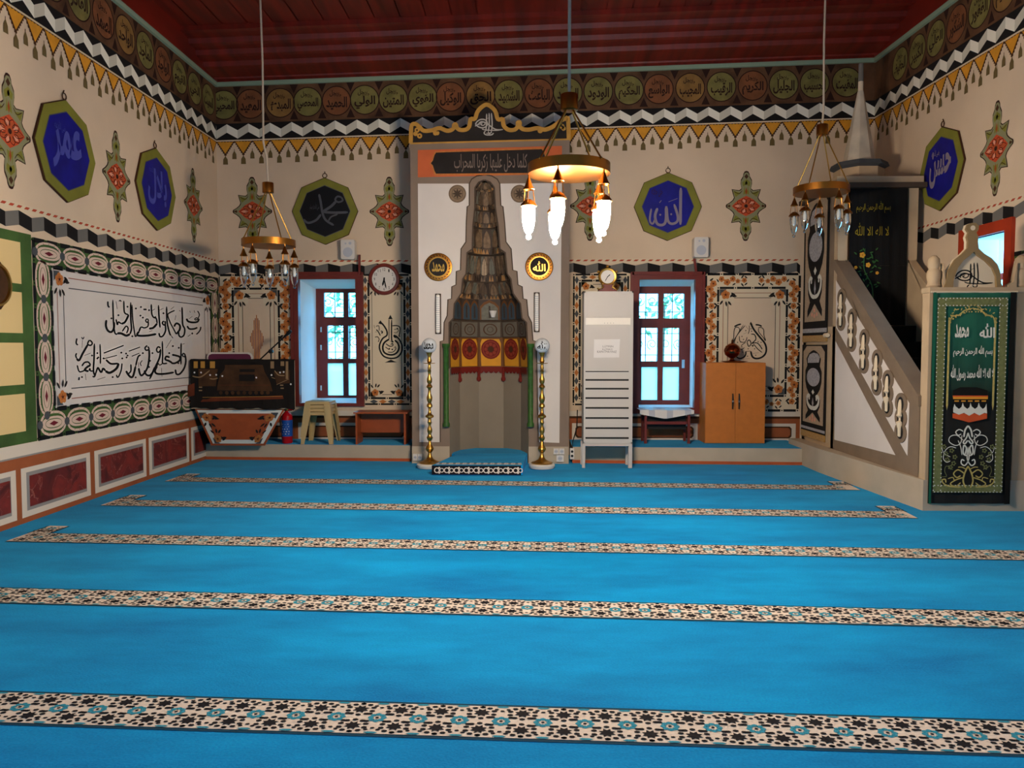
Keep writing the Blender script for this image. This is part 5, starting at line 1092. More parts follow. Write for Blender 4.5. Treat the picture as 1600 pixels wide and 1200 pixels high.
stool(sX, 10.88, ZL, 'beige plastic stool, bottom one of the stack'); stool(sX+.004, 10.88, ZL+.05, 'beige plastic stool, second from the bottom of the stack')
stool(sX-.003, 10.885, ZL+.10, 'beige plastic stool, third from the bottom of the stack'); stool(sX+.002, 10.88, ZL+.15, 'beige plastic stool, topmost of the stack under the window')
# fire extinguisher
eX = atY(448.5, 660, 10.80).x; t = thing('fire_extinguisher', (eX, 10.80, ZL), 'red fire extinguisher with blue label standing beside the stools', 'fire extinguisher'); m = MB()
m.lathe([(0, ZL), (.07, ZL), (.076, ZL+.01), (.076, ZL+.36), (.07, ZL+.40), (.04, ZL+.435), (.025, ZL+.445), (.025, ZL+.46)], (eX, 10.80, 0), 'ext_red', 28); m.build('cylinder', t, smooth=True)
m = MB(); m.lathe([(.0768, ZL+.10), (.0768, ZL+.33)], (eX, 10.80, 0), 'ext_blue', 28); o = m.build('label', t, smooth=True)
class CY:
    @staticmethod
    def P(u, v, w): a = -PI/2+u/.078; return Vector((eX+(.078+w)*math.cos(a), 10.80+(.078+w)*math.sin(a), v))
m = MB()
for k, (a, b) in enumerate(((-.05, .05), (-.03, .055), (-.055, .03), (-.04, .05), (-.05, .04))): m.poly(CY, [(a, ZL+.13+.035*k), ((a+b)/2, ZL+.13+.035*k), (b, ZL+.13+.035*k), (b, ZL+.142+.035*k), ((a+b)/2, ZL+.142+.035*k), (a, ZL+.142+.035*k)], 'plastic_white', .0005)
m.build('label_lines', o)
m = MB(); m.lathe([(.02, ZL+.46), (.024, ZL+.47), (.024, ZL+.49), (.012, ZL+.50), (0, ZL+.5)], (eX, 10.80, 0), 'brass', 14); m.build('valve', t, smooth=True); m = MB(); m.tube([(eX-.01, 10.80, ZL+.495), (eX+.09, 10.79, ZL+.53)], .01, 'ext_red'); m.tube([(eX, 10.80, ZL+.475), (eX+.085, 10.79, ZL+.475)], .008, 'ext_red'); m.build('handle', t)
m = MB(); m.tube([(eX-.02, 10.80, ZL+.48), (eX-.07, 10.80, ZL+.46), (eX-.092, 10.79, ZL+.38), (eX-.09, 10.79, ZL+.15)], .011, 'rubber'); m.build('hose', t, smooth=True)
# ================================================================ CORNER PULPIT
PY = 10.2; px0, px1 = XL+.03, atY(459, 600, PY).x; pz0, pz1 = .76, 1.41
t = thing('corner_pulpit', ((px0+px1)/2, PY+.4, 0), 'corner preaching pulpit on a tapered base with orange painted panel', 'pulpit')
m = MB(); m.box(px0, px1, PY, PY+.06, pz0, pz1, 'stone_column'); pe = px1-.48; q0 = [(px0, PY+.06), (px1, PY+.06), (pe, YB-.09), (px0, YB-.09)]; m.add([(x, y, z) for z in (pz0, pz0+.06) for x, y in q0], [(3, 2, 1, 0), (4, 5, 6, 7)]+[(i, (i+1) % 4, (i+1) % 4+4, i+4) for i in range(4)], 'stone_column'); q0 = [(px1-.06, PY+.06), (px1, PY+.06), (pe, YB-.09), (pe-.06, YB-.09)]; m.add([(x, y, z) for z in (pz0, pz1) for x, y in q0], [(3, 2, 1, 0), (4, 5, 6, 7)]+[(i, (i+1) % 4, (i+1) % 4+4, i+4) for i in range(4)], 'stone_column'); m.build('parapet', t)
tl, tr = Vector((px0+.04, PY+.03, pz0)), Vector((atY(444, 640, PY).x, PY+.03, pz0)); bl, br = Vector((atY(330, 692, 10.5).x, 10.5, .226)), Vector((atY(414, 690, 10.5).x, 10.5, .226))
m = MB(); bk = [Vector((tl.x, YB-.07, pz0)), Vector((tr.x-.45, YB-.07, pz0)), Vector((br.x-.4, YB-.07, .226)), Vector((bl.x, YB-.07, .226))]
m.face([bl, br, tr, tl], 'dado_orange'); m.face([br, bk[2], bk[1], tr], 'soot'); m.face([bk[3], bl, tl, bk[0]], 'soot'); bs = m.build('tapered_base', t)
q = QF(bl, br, tr, tl); m = MB(); m.poly(q, [(.05, .06), (.95, .06), (.98, .97), (.02, .97)], 'pale', .003); m.poly(q, [(.16, .17), (.84, .17), (.88, .24), (.90, .80), (.86, .88), (.14, .88), (.10, .80), (.12, .24)], 'dado_orange', .005)
class Gq:
    @staticmethod
    def P(u, v, w): return q.P(u/1.0, v/.55, w+.006)
for a, b, sx, sy in ((.03, .50, 1, -1), (.95, .50, -1, -1), (.09, .04, 1, 1), (.90, .04, -1, 1)): corner_spray(m, Gq, a, b, sx, sy, .9)
m.build('painted_panel', bs)
# tapestry over the parapet
m = MB(); n = 40; Vt = []
for i in range(n+1):
    s = i/n; x = px0+.01+(px1+.01-px0)*s; wv = .008*math.sin(s*23)+.005*math.sin(s*51)
    Vt.append([(x, PY+.06, pz1+.012), (x, PY-.005, pz1+.018+wv*.4), (x, PY-.022+wv*.3, pz1), (x, PY-.024+wv*.5, 1.1), (x, PY-.024+wv, pz0+.01-.01*s+wv)])
for i in range(n):
    for j in range(4): m.face([Vt[i][j], Vt[i][j+1], Vt[i+1][j+1], Vt[i+1][j]], 'tap_dark')
tp = m.build('tapestry', label='dark picture tapestry of an arched interior draped over the corner pulpit', cat='tapestry')
TF = wallY(PY-.034); Zp = lambda L: TF.z(L, 285, 510, 6.3158); m = MB()
def tpoly(L, mt, w):
    P = Zp(L); a = sum(P[i][0]*P[(i+1) % len(P)][1]-P[(i+1) % len(P)][0]*P[i][1] for i in range(len(P))); m.poly(TF, P if a > 0 else P[::-1], mt, w)
tpoly([(400, 380), (800, 380), (870, 560), (350, 560)], 'tap_brown', .0015); tpoly([(180, 740), (1000, 690), (960, 690), (300, 700)], 'tap_orange', .0015); tpoly([(200, 720), (990, 680), (1000, 715), (180, 745)], 'tap_orange', .002)
tpoly([(55, 580), (120, 560), (120, 680), (50, 700)], 'tap_orange', .0015); tpoly([(350, 560), (870, 560), (890, 640), (340, 640)], 'tap_brown', .002); tpoly([(160, 420), (350, 420), (330, 590), (160, 590)], 'tap_brown', .0012); tpoly([(900, 450), (1060, 430), (1060, 560), (930, 570)], 'tap_brown', .0012)
for x0, x1 in ((112, 152), (180, 222), (272, 322)): tpoly([(x0, 345), (x1, 345), (x1, 412), (x0, 412)], 'tap_ochre', .0022)
for x0, x1, y1 in ((870, 905, 415), (970, 1005, 390), (1020, 1045, 520)): tpoly([(x0, 345), (x1, 345), (x1, y1), (x0, y1)], 'tap_tan', .0022)
for P, wd, mt in (([(340, 480), (400, 420), (440, 350), (770, 350), (830, 450), (900, 560)], 34, 'tap_dark'), ([(320, 640), (900, 650)], 40, 'tap_dark'), ([(100, 490), (140, 500), (190, 495), (270, 435)], 12, 'tap_tan'), ([(270, 515), (310, 520), (350, 510)], 10, 'tap_tan'), ([(910, 435), (950, 480), (1010, 485)], 10, 'tap_tan'), ([(870, 500), (915, 515)], 12, 'tap_tan'), ([(370, 580), (860, 580)], 8, 'tap_orange'), ([(200, 700), (990, 690)], 8, 'tap_ochre'), ([(930, 575), (1050, 520)], 10, 'tap_tan')): m.stroke(TF, Zp(P), wd*.0085/6.3, mt, .003)
for x0, y0, x1, y1 in ((565, 420, 715, 450), (560, 475, 715, 540)): tpoly([(x0, y0), (x1, y0), (x1, y1), (x0, y1)], 'tap_dark', .003)
for k in range(9): m.disc(TF, *Zp([(380+k*58, 655)])[0], .026, 'tap_brown', .0035, 8)
for x, y in ((120, 455), (185, 455), (275, 480), (335, 478), (880, 480), (965, 455), (1000, 450), (395, 490), (730, 505), (1070, 570)): m.disc(TF, *Zp([(x, y)])[0], .012, 'paper', .0035, 8)
for x, y in ((180, 600), (180, 632), (980, 580), (985, 610)): c = Zp([(x, y)])[0]; m.rect(TF, c[0]-.022, c[1]-.008, c[0]+.022, c[1]+.008, 'tap_tan', .0035)
m.build('woven_picture', tp)
# chair and microphone in the pulpit
CYc = 10.72; a, b = atY(323.5, 556, CYc).x, atY(394.5, 556, CYc).x; zc_ = atY(360, 550.5, CYc).z; fl = pz0+.06
t = thing('chair', ((a+b)/2, CYc+.2, fl), 'purple-backed chair with pale rim standing behind the pulpit parapet', 'chair')
F = wallY(CYc); rr = lambda a, b, c, d, k: [(a+k, c), (b-k, c), (b, c+k), (b, d-k), (b-k*.3, d-k*.3), (b-k, d), (a+k, d), (a+k*.3, d-k*.3), (a, d-k), (a, c+k)]
m = MB(); m.prism(F, rr(a+.02, b-.02, zc_-.36, zc_-.022, .05), -.03, .012, 'purple'); m.build('backrest', t); m = MB(); m.prism(F, rr(a, b, zc_-.38, zc_, .06), -.025, .002, 'plastic_white'); m.build('back_rim', t)
m = MB(); m.box(a+.02, b-.02, CYc+.04, CYc+.44, fl+.40, fl+.45, 'purple'); m.build('seat', t)
for x in (a+.03, b-.06):
    for yy in (CYc+.03, CYc+.40): q_ = MB(); q_.box(x, x+.03, yy, yy+.03, fl, fl+.40 if yy > CYc+.1 else zc_-.36, 'plastic_white'); q_.build('leg', t)
sx = atY(423.5, 556, 10.6).x; t = thing('microphone_stand', (sx, 10.6, fl), 'black boom microphone stand rising above the corner pulpit', 'microphone stand'); zj = atY(423, 549, 10.6).z
m = MB(); m.tube([(sx, 10.6, fl+.02), (sx, 10.6, zj)], .011, 'rubber'); m.build('pole', t); m = MB(); m.lathe([(0, fl), (.12, fl), (.12, fl+.02), (0, fl+.025)], (sx, 10.6, 0), 'rubber', 20); m.build('base', t)
m = MB(); A = atY(406, 562, 10.6); B = atY(444, 526.5, 10.6); m.tube([A, B], .010, 'rubber'); m.lathe([(0, -.035), (.03, -.03), (.03, .03), (0, .035)], (sx, 10.6, zj), 'rubber', 12, Matrix.Rotation(PI/2, 3, 'X')); m.build('boom', t)
m = MB(); m.tube([B, B+(B-A).normalized()*.05, B+(B-A).normalized()*.08, B+(B-A).normalized()*.13], [.014, .02, .028, .022], 'rubber', 12); m.build('microphone', t, smooth=True)
# ================================================================ MINBAR
SX = 3.87
SF = Fr((SX, 0, 0), (0, -1, 0), (0, 0, 1))
mb_ = thing('minbar', (4.35, 9.0, 0), 'tall cream minbar with sloping pierced side panel, gate and cone spire', 'minbar')
m = MB(); P = [(3.70, 10.35), (3.70, 9.75), (3.85, 7.49), (4.86, 7.49), (4.86, 10.9), (3.70, 10.9)]
m.face([(x, y, .30) for x, y in P[::-1]][::-1], 'ledge_plaster')
for i in range(6): a, b = P[i], P[(i+1) % 6]; m.face([(a[0], a[1], 0), (b[0], b[1], 0), (b[0], b[1], .30), (a[0], a[1], .30)], 'ledge_plaster')
m.build('plinth', mb_)
So = lambda L: SF.z(L, 1290, 380, 2.859)
m = MB(); out = [(25, 72), (62, 75), (400, 655), (438, 700), (443, 1046), (15, 925)]
outp = SF.pxs([(1301.5, 405.6), (1308, 406), (1436, 614)]); uE = -7.62; outp += [(uE, outp[-1][1]-.02), (uE, .30), (-9.74, .30)]
outp[0] = (-9.74, outp[0][1]); m.prism(SF, outp[::-1] if False else outp, -.10, 0, 'stone_taupe'); sp = m.build('side_panel', mb_)
wt = SF.pxs([(1306, 534), (1399, 711), (1304, 687)]); wb = SF.pxs([(1306.5, 438), (1421, 630), (1418, 712), (1307, 512)])
m = MB(); m.prism(SF, wt, 0, .004, 'panel_white'); m.prism(SF, wb, 0, .004, 'panel_white'); m.build('white_inset', sp)
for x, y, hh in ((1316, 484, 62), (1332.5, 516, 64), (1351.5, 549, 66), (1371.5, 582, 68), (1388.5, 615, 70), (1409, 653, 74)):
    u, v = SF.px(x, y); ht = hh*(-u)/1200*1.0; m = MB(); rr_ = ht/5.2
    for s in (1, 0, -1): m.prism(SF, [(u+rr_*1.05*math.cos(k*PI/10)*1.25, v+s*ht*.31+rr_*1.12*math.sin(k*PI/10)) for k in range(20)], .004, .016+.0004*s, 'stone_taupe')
    for s in (1, 0, -1): m.disc(SF, u, v+s*ht*.29, rr_*.72, 'ac_slot', .0175+.0001*s, 16, rr_*.80)  # dark discs on the solid panel paint in the shade of through-holes
    o = m.build('painted_lobed_opening', sp); m = MB(); k = ht*.5
    prof = [(.02, -.40), (.045, -.38), (.05, -.22), (.085, -.12), (.09, -.09), (.03, -.06), (.03, .0), (.085, .05), (.06, .09), (.05, .30), (.03, .38), (0, .39)]
    m.lathe([(r*ht*.9, v+z*ht) for r, z in prof], SF.P(u, 0, .0175), 'cream', 12); m.build('baluster', o, smooth=True)
m = MB(); rp = SF.pxs([(1301.5, 405.6), (1308, 406), (1440, 619)]); dz = .10
m.add([SF.P(rp[0][0], rp[0][1], .03), SF.P(rp[1][0], rp[1][1], .03), SF.P(rp[2][0], rp[2][1], .03), SF.P(rp[2][0], rp[2][1]-dz, .03), SF.P(rp[1][0], rp[1][1]-dz*1.3, .03), SF.P(rp[0][0], rp[0][1]-dz*1.4, .03)]+[SF.P(a, b, -.14) for a, b in (rp[0], rp[1], rp[2], (rp[2][0], rp[2][1]-dz), (rp[1][0], rp[1][1]-dz*1.3), (rp[0][0], rp[0][1]-dz*1.4))], [(5, 4, 3, 2, 1, 0), (6, 7, 8, 9, 10, 11), (0, 1, 7, 6), (1, 2, 8, 7), (2, 3, 9, 8), (3, 4, 10, 9)], 'stone_taupe'); m.build('handrail', mb_)
m = MB(); FPn = Fr((4.84, 0, 0), (0, -1, 0), (0, 0, 1)); far = [(a, b) for a, b in outp]; m.prism(FPn, far, 0, .10, 'stone_column'); m.build('far_side_panel', mb_)
m = MB(); n = 8
for k in range(n): y0 = 7.75+(9.73-7.75)*k/n; m.box(SX+.10, 4.74, y0, 9.73, .30+1.55*k/n, .30+1.55*(k+1)/n, 'velvet_black')
m.build('steps', mb_)
m = MB(); m.box(SX+.0, 4.85, 9.75, 10.87, .30, 1.85, 'stone_column'); m.build('platform', mb_)
for x in (SX, 4.73):
    for y in (9.73, 10.76): m = MB(); m.box(x, x+.12, y, y+.11, .30, 3.56, 'stone_column'); m.build('column', mb_)
m = MB(); m.box(SX, SX+.04, 9.85, 10.76, 1.85, 3.56, 'stone_taupe'); m.build('side_wall', mb_)
m = MB(); m.box(3.80, 4.92, 9.66, 10.95, 3.56, 3.62, 'taupe_dark'); m.box(3.83, 4.89, 9.69, 10.92, 3.62, 3.70, 'stone_column'); m.build('canopy', mb_)
def octa(r0, r1, z0, z1, mt, mb): mb.lathe([(r0, z0), (r1, z1)], (4.35, 10.3, 0), mt, 8, Matrix.Rotation(PI/8, 3, 'Z'))
m = MB(); octa(.31, .31, 3.70, 3.90, 'stone_column', m); m.build('drum', mb_); m = MB(); octa(.30, .365, 3.90, 3.93, 'slate', m); octa(.365, .34, 3.93, 3.985, 'slate', m); m.build('eave', mb_)
m = MB(); octa(.205, .035, 3.985, 4.93, 'spire', m); m.build('spire', mb_); m = MB(); octa(.032, .032, 4.93, 5.05, 'cream', m); octa(.032, .03, 5.05, 5.28, 'gray', m); m.build('finial', mb_)
# gate
GY = 7.50; GF = wallY(GY)
def finial(x, y, z, mb): mb.lathe([(.05, z), (.065, z+.02), (.05, z+.05), (.062, z+.10), (.062, z+.15), (.045, z+.18), (.055, z+.22), (.05, z+.28), (.02, z+.31), (0, z+.315)], (x, y, 0), 'stone_column', 14)
for x0 in (SX, 4.70):
    m = MB(); m.box(x0, x0+.13, GY, GY+.13, .0 if x0 > 4 else .30, 2.115, 'stone_column'); m.box(x0+.001, x0+.129, GY+.001, GY+.129, 0, .30, 'stone_column'); m.build('gate_post', mb_); m = MB(); finial(x0+.065, GY+.065, 2.165, m); m.build('post_finial', mb_, smooth=True)
m = MB(); m.box(SX-.01, 4.84, GY-.02, GY+.14, 2.115, 2.165, 'stone_column'); m.build('lintel', mb_)
Zg = lambda L: GF.z([(x, y*1.0) for x, y in L], 1460, 340, 5.457)
ARO = [(80, 600), (98, 560), (120, 450), (180, 360), (240, 310), (285, 262), (288, 205), (278, 165), (292, 128), (272, 100), (285, 60), (320, 45), (355, 45), (380, 70), (378, 100), (360, 128), (376, 165), (372, 205), (378, 262), (430, 310), (490, 345), (540, 400), (562, 460), (570, 560), (590, 600)]
lz = 2.165; fix = lambda P: [(a, max(b, lz)) for a, b in P]
m = MB(); m.prism(GF, fix(Zg(ARO)), -.07, -.03, 'cream'); cr = m.build('crest_board', mb_)
m = MB(); ce = [(x, y) for x, y in ARO if True]
def offs(P, d):
    o = []
    for i, (x, y) in enumerate(P):
        a, b = P[max(i-1, 0)], P[min(i+1, len(P)-1)]; dx, dy = b[0]-a[0], b[1]-a[1]; l = math.hypot(dx, dy) or 1; o.append((x-dy/l*d, y+dx/l*d))
    return o
IN = [(160, 600), (165, 530), (200, 430), (245, 370), (300, 325), (340, 290), (380, 328), (440, 370), (498, 430), (528, 500), (533, 600)]
L = fix(Zg(ARO[:6]+[(285, 262)])); 
def fill(a, b, mt, w):
    pts = a+b[::-1]; s_ = sum(pts[i][0]*pts[(i+1) % len(pts)][1]-pts[(i+1) % len(pts)][0]*pts[i][1] for i in range(len(pts))); m.prism(GF, pts, -.03, w, mt)
fill(fix(Zg(ARO[:6])), fix(Zg(IN[:6])), 'tan_mould', .0); fill(fix(Zg(ARO[18:])), fix(Zg(IN[5:])), 'tan_mould', .0)
m.prism(GF, Zg([(285, 262)]+ARO[6:18]+[(378, 262), (340, 290)]), -.03, .0005, 'tan_mould'); m.disc(GF, *Zg([(328, 88)])[0], .024, 'cream', .001, 12); m.build('crest_moulding', mb_)
m = MB(); tughra(GF, lambda L_: Zg([(250+x, 490+y*.72) for x, y in L_]), m, 'ink', .0062/5.457, -.029); m.build('tughra', cr)
for s, xs in ((-1, (SX+.13, SX+.20)), (1, (4.62, 4.70))):
    m = MB(); n = 10; a, b = xs; pts = [(a, 2.165), (b, 2.165), (b, 2.19), ((a+b)/2+s*.01, 2.22), (a if s < 0 else b, 2.40)] if s < 0 else [(a, 2.165), (b, 2.165), (b, 2.40), ((a+b)/2+.01, 2.22), (a, 2.19)]
    m.prism(GF, pts, -.07, -.01, 'stone_column'); m.build('crest_bracket', mb_)
# green gate banner
def banner_mat():
    mm = bpy.data.materials.new('banner_cloth'); mm.use_nodes = True; nt = mm.node_tree; b = nt.nodes['Principled BSDF']; b.inputs['Roughness'].default_value = .85
    tc = nt.nodes.new('ShaderNodeTexCoord'); sp_ = nt.nodes.new('ShaderNodeSeparateXYZ'); r = nt.nodes.new('ShaderNodeValToRGB'); mr = nt.nodes.new('ShaderNodeMapRange'); mr.inputs[1].default_value = .9; mr.inputs[2].default_value = 1.7
    r.color_ramp.elements[0].color = lin('060807'); r.color_ramp.elements[1].color = lin('0e5c48'); r.color_ramp.elements[0].position = .15
    nt.links.new(tc.outputs['Object'], sp_.inputs[0]); nt.links.new(sp_.outputs['Z'], mr.inputs[0]); nt.links.new(mr.outputs[0], r.inputs[0]); nt.links.new(r.outputs[0], b.inputs['Base Color']); MATS['banner_cloth'] = mm
banner_mat()
BY = GY-.03; BF = wallY(BY-.012)
bx0, bx1 = BF.px(1455, 620)[0], BF.px(1583, 620)[0]; bz0, bz1 = .075, 2.115
m = MB(); n = 24; rows = [bz0+(bz1-bz0)*k/6 for k in range(7)]
for i in range(n):
    xa, xb = bx0+(bx1-bx0)*i/n, bx0+(bx1-bx0)*(i+1)/n; wv = lambda x: .004*math.sin((x-bx0)*28)
    for a, b in zip(rows, rows[1:]): m.face([(xa, BY+wv(xa)+.004, a), (xb, BY+wv(xb)+.004, a), (xb, BY+wv(xb)+.004, b), (xa, BY+wv(xa)+.004, b)], 'banner_cloth')
ban = m.build('banner', label='green and black embroidered banner hanging in the minbar gate', cat='banner')
W_, H_ = bx1-bx0, bz1-bz0; Bq = lambda x, y: (bx0+W_*x, bz0+H_*y); m = MB()
def brect(x0, y0, x1, y1, mt, w): a, b = Bq(x0, y0), Bq(x1, y1); m.rect(BF, a[0], a[1], b[0], b[1], mt, w)
for q in ((.05, .055, .15, .975), (.80, .055, .90, .975), (.15, .055, .80, .09), (.15, .935, .80, .975)): brect(*q, 'banner_trim', .001)
brect(0, 0, .03, 1, 'banner_green', .001); brect(.93, 0, 1, 1, 'banner_black', .001)
for x in (.055, .145, .805, .895):
    for k in range(46): c = Bq(x, .065+.9*k/45); m.disc(BF, c[0], c[1], .0065, 'thread_white', .002, 5)
for y in (.057, .088, .938, .972):
    for k in range(20): c = Bq(.07+.81*k/19, y); m.disc(BF, c[0], c[1], .0065, 'thread_white', .002, 5)
m.build('woven_border', ban); m = MB()
for x in (.195, .755): a, b = Bq(x-.012, .46), Bq(x+.012, .88); m.poly(BF, [((a[0]+b[0])/2, a[1]-.03), (b[0], a[1]+.02), (b[0], b[1]), (a[0], b[1]), (a[0], a[1]+.02)], 'thread_gold', .002)
for s in (-1, 1):
    for k in range(9):
        x = .475+s*(.28-.032*k); y = .865+.05*min(1, k/6)**.6; c = Bq(x, y); leaf(m, BF, c[0], c[1], 1.2+k*.9, .035, 'thread_gold', .002); c2 = Bq(x-.01, y+.018); leaf(m, BF, c2[0], c2[1], -.6+k, .03, 'thread_gold', .0022); m.disc(BF, c[0]+.01, c[1]-.012, .008, 'thread_gold', .0024, 6)
for s in (-1, 1): m.stroke(BF, [Bq(.475+s*a, b) for a, b in ((.275, .85), (.25, .885), (.16, .895), (.10, .915), (0, .925))], .012, 'thread_gold', .0018)
Zb = lambda L: BF.z(L, 1460, 560, 5)
for s in (-1, 1):
    X = lambda L: Zb([(262+s*(x-262), y) for x, y in L])
    for P, wd in (([(262, 525), (285, 560), (295, 615)], 14), ([(262, 580), (275, 620), (300, 655), (285, 665), (265, 640)], 12), ([(300, 570), (330, 555), (358, 575), (340, 600), (315, 590)], 9), ([(300, 640), (350, 600), (400, 610), (410, 650), (360, 680), (320, 660), (310, 600)], 7), ([(310, 755), (320, 690), (340, 640)], 7), ([(285, 750), (275, 700), (295, 680), (300, 740), (275, 760)], 12), ([(262, 690), (255, 780), (285, 835), (315, 820), (310, 790), (290, 800)], 10), ([(355, 700), (400, 690), (440, 720), (455, 780), (430, 810), (400, 800)], 6), ([(470, 690), (450, 740), (400, 770)], 5), ([(380, 870), (430, 840), (445, 880), (430, 920), (470, 925)], 5)): m.stroke(BF, X(P), wd*.0062/5*.95, 'thread_white' if P[0][1] < 800 else 'banner_trim', .002)
    for P, wd in (([(262, 840), (290, 900), (300, 960), (280, 1010)], 10), ([(290, 900), (340, 870), (375, 900), (350, 930), (320, 915)], 8), ([(300, 930), (360, 950), (400, 980), (360, 1000), (320, 970)], 8), ([(320, 1005), (400, 1000), (450, 980), (465, 950), (440, 945), (435, 970)], 9), ([(270, 870), (310, 850), (340, 850)], 6), ([(420, 940), (380, 930), (370, 960)], 6)): m.stroke(BF, X(P), wd*.0062/5*1.2, 'thread_gold', .002)
    for x, y in ((390, 720), (375, 820), (435, 745), (365, 770), (400, 850), (450, 690), (425, 790)):
        c = X([(x, y)])[0]
        for k in range(5): m.disc(BF, c[0]+.016*math.cos(k*1.257), c[1]+.016*math.sin(k*1.257), .009, 'banner_trim', .0022, 6)
m.build('scroll_embroidery', ban); m = MB()
for wd_, x0, x1, y0, y1 in (('الله', 1530, 1555, 505.5, 528), ('محمد', 1491.5, 1514, 506, 528), ('بسم الله الرحمن الرحيم', 1489, 1551, 540, 558), ('لا اله الا الله محمد رسول الله', 1485, 1553, 570, 595)):
    a, b = BF.px(x0, y1), BF.px(x1, y0); text(m, BF, wd_, a[0], a[1], b[0], b[1], 'thread_white', .003, .03)
m.build('lettering', ban); m = MB()
def bp(L, mt, w):
    P = Zb(L); a = sum(P[i][0]*P[(i+1) % len(P)][1]-P[(i+1) % len(P)][0]*P[i][1] for i in range(len(P))); m.poly(BF, P if a > 0 else P[::-1], mt, w)
bp([(145, 250), (200, 225), (330, 225), (415, 250), (415, 430), (275, 470), (140, 440)], 'banner_black', .002); bp([(142, 292), (418, 292), (416, 318), (145, 318)], 'kaaba_gold', .003); bp([(142, 290), (418, 290), (418, 300), (142, 300)], 'kaaba_orange', .0032)
for k in range(5): bp([(155+k*53, 328), (190+k*53, 328), (190+k*53, 338), (155+k*53, 338)], 'kaaba_gold', .003)
bp([(140, 430), (410, 430), (410, 470), (270, 500), (140, 465)], 'kaaba_orange', .003)
bp([(145, 390), (155, 355)]+[(155+a, b) for a, b in ((10, 375), (35, 395), (55, 380), (65, 345), (75, 375), (100, 395), (118, 380), (125, 345), (135, 375), (160, 395), (180, 380), (190, 345), (200, 375), (222, 395), (240, 380), (250, 352))]+[(410, 430), (390, 425), (350, 445), (310, 425), (270, 448), (230, 425), (190, 440), (145, 420)], 'thread_white', .0035)
m.build('shrine_emblem', ban)
m = MB(); m.tube([(bx0-.02, BY+.004, bz1+.005), (bx1+.02, BY+.004, bz1+.005)], .009, 'cream', 8); m.build('rod', ban)
# black curtain in the kiosk doorway
m = MB(); n = 30; CYk = 9.70
for i in range(n):
    xa, xb = 4.0+.70*i/n, 4.0+.70*(i+1)/n; wv = lambda x: .012*math.sin((x-4)*26)+.006*math.sin((x-4)*61)
    for a, b in ((3.55, 2.6), (2.6, 1.86)): m.face([(xa, CYk+wv(xa)*.5, a), (xa, CYk+wv(xa), b), (xb, CYk+wv(xb), b), (xb, CYk+wv(xb)*.5, a)], 'velvet_black')
cu = m.build('curtain', label='black velvet curtain with gold embroidery hanging at top of minbar stairs', cat='curtain'); KF_ = wallY(CYk-.022); m = MB()
for wd_, x0, x1, y0, y1 in (('بسم الله الرحمن الرحيم', 1338, 1392, 314, 333), ('لا اله الا الله', 1336, 1389, 348, 368)):
    a, b = KF_.px(x0, y1), KF_.px(x1, y0); text(m, KF_, wd_, a[0], a[1], b[0], b[1], 'emb_gold', .001, -.005)
for x, y, r in ((1347.5, 398.5, .035), (1356.5, 414, .03), (1370.5, 426.5, .02), (1337, 418, .02)):
    u, v = KF_.px(x, y)
    for k in range(5): m.disc(KF_, u+r*.6*math.cos(k*1.257), v+r*.6*math.sin(k*1.257), r*.5, 'gold_yellow', .001+.0002*k, 7)
random.seed(3)
for k in range(34): u, v = KF_.px(random.uniform(1338, 1372), random.uniform(385, 450)); leaf(m, KF_, u, v, random.uniform(0, 6), .05, 'emb_green', .0005)
m.stroke(KF_, KF_.pxs([(1352, 388), (1350, 420), (1362, 445), (1364, 470)]), .01, 'emb_green', .0004)
m.build('embroidery', cu)
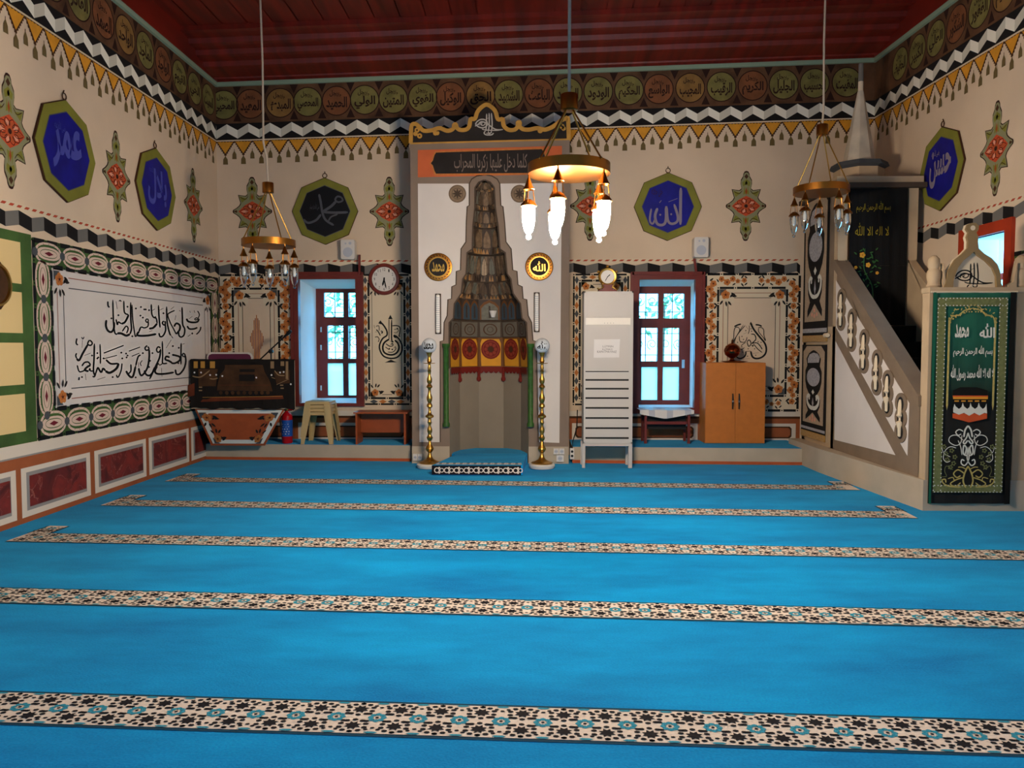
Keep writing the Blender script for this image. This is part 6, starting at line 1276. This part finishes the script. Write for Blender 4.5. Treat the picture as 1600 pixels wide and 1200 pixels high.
# prayer rugs on the minbar side wall
RX = 3.855; RF = Fr((RX, 0, 0), (0, -1, 0), (0, 0, 1)); ra, rb = -10.86, -9.99
def rug(z0, z1, label, sc_=1.0):
    W = rb-ra; H = z1-z0; m = MB(); m.prism(RF, [(ra, z0), (rb, z0), (rb, z1), (ra, z1)], -.008, 0, 'rug_dark'); o = m.build('prayer_rug', label=label, cat='rug', group='black and tan hanging prayer rugs'); m = MB(); Q = lambda L: [(ra+W*x, z0+H*y) for x, y in L]
    m.poly(RF, Q([(.08, .10), (.92, .10), (.94, .92), (.80, .985), (.20, .985), (.06, .92)]), 'rug_tan', .001)
    h = [(.5, .22), (.30, .16), (.20, .13), (.20, .18), (.30, .24), (.22, .30), (.20, .38), (.34, .43), (.22, .50), (.16, .58), (.16, .70), (.24, .76), (.20, .84), (.30, .90), (.42, .93), (.5, .94)]
    m.poly(RF, Q(h+[(1-x, y) for x, y in h[-2:0:-1]]), 'rug_dark', .002); m.build('field', o); m = MB()
    c = lambda x, y: (ra+W*x, z0+H*y)
    m.disc(RF, *c(.5, .63), W*.27, 'rug_silver', .003, 24, H*.105); m.poly(RF, Q([(.26, .79), (.72, .80), (.76, .86), (.66, .90), (.5, .91), (.34, .89), (.26, .84)]), 'rug_silver', .003); m.poly(RF, Q([(.5, .43), (.56, .46), (.5, .49), (.44, .46)]), 'thread_white', .003)
    for s in (-1, 1): m.stroke(RF, Q([(.5+s*.12, .40), (.5+s*.18, .415), (.5+s*.24, .39), (.5+s*.22, .33), (.5+s*.12, .285), (.5, .275)]), .055, 'thread_white', .003, taper=.8); m.disc(RF, *c(.5+s*.15, .385), .025, 'thread_white', .003, 8)
    m.poly(RF, Q([(.5, .29), (.54, .33), (.5, .40), (.46, .33)]), 'rug_silver', .003)
    h = [(.25, .12), (.28, .15), (.38, .17), (.42, .20), (.5, .225), (.58, .20), (.62, .17), (.72, .15), (.75, .12)]; m.poly(RF, Q(h[::-1]), 'rug_tan', .003)
    for x, y in ((.4, .15), (.5, .18), (.6, .15), (.5, .14)): m.disc(RF, *c(x, y), .03, 'rose_pink', .004, 7)
    m.poly(RF, Q([(0, .02), (1, .02), (1, .05), (0, .05)]), 'rug_silver', .001)
    m.build('woven_emblem', o); m = MB(); m.prism(RF, [(ra, z0-.085), (rb, z0-.085), (rb, z0), (ra, z0)], -.006, .004, 'fringe_gold')
    for k in range(40): u = ra+W*(k+.5)/40; m.rect(RF, u-.003, z0-.1, u+.003, z0-.01, 'rug_tan', .006)
    m.build('fringe', o)
rug(1.745, 3.62, 'black and tan prayer rug on the minbar side, the upper one'); rug(.44, 1.62, 'black and tan prayer rug on the minbar side, the lower one')
t = thing('rug_pole', (RX-.03, 9.97, 1.68), 'short pale rod end holding the upper rug beside the minbar', 'rod'); m = MB(); m.tube([(RX-.03, 9.97, 1.74), (RX-.03, 9.88, 1.74)], .028, 'cream', 12); m.build('rod_end', t)
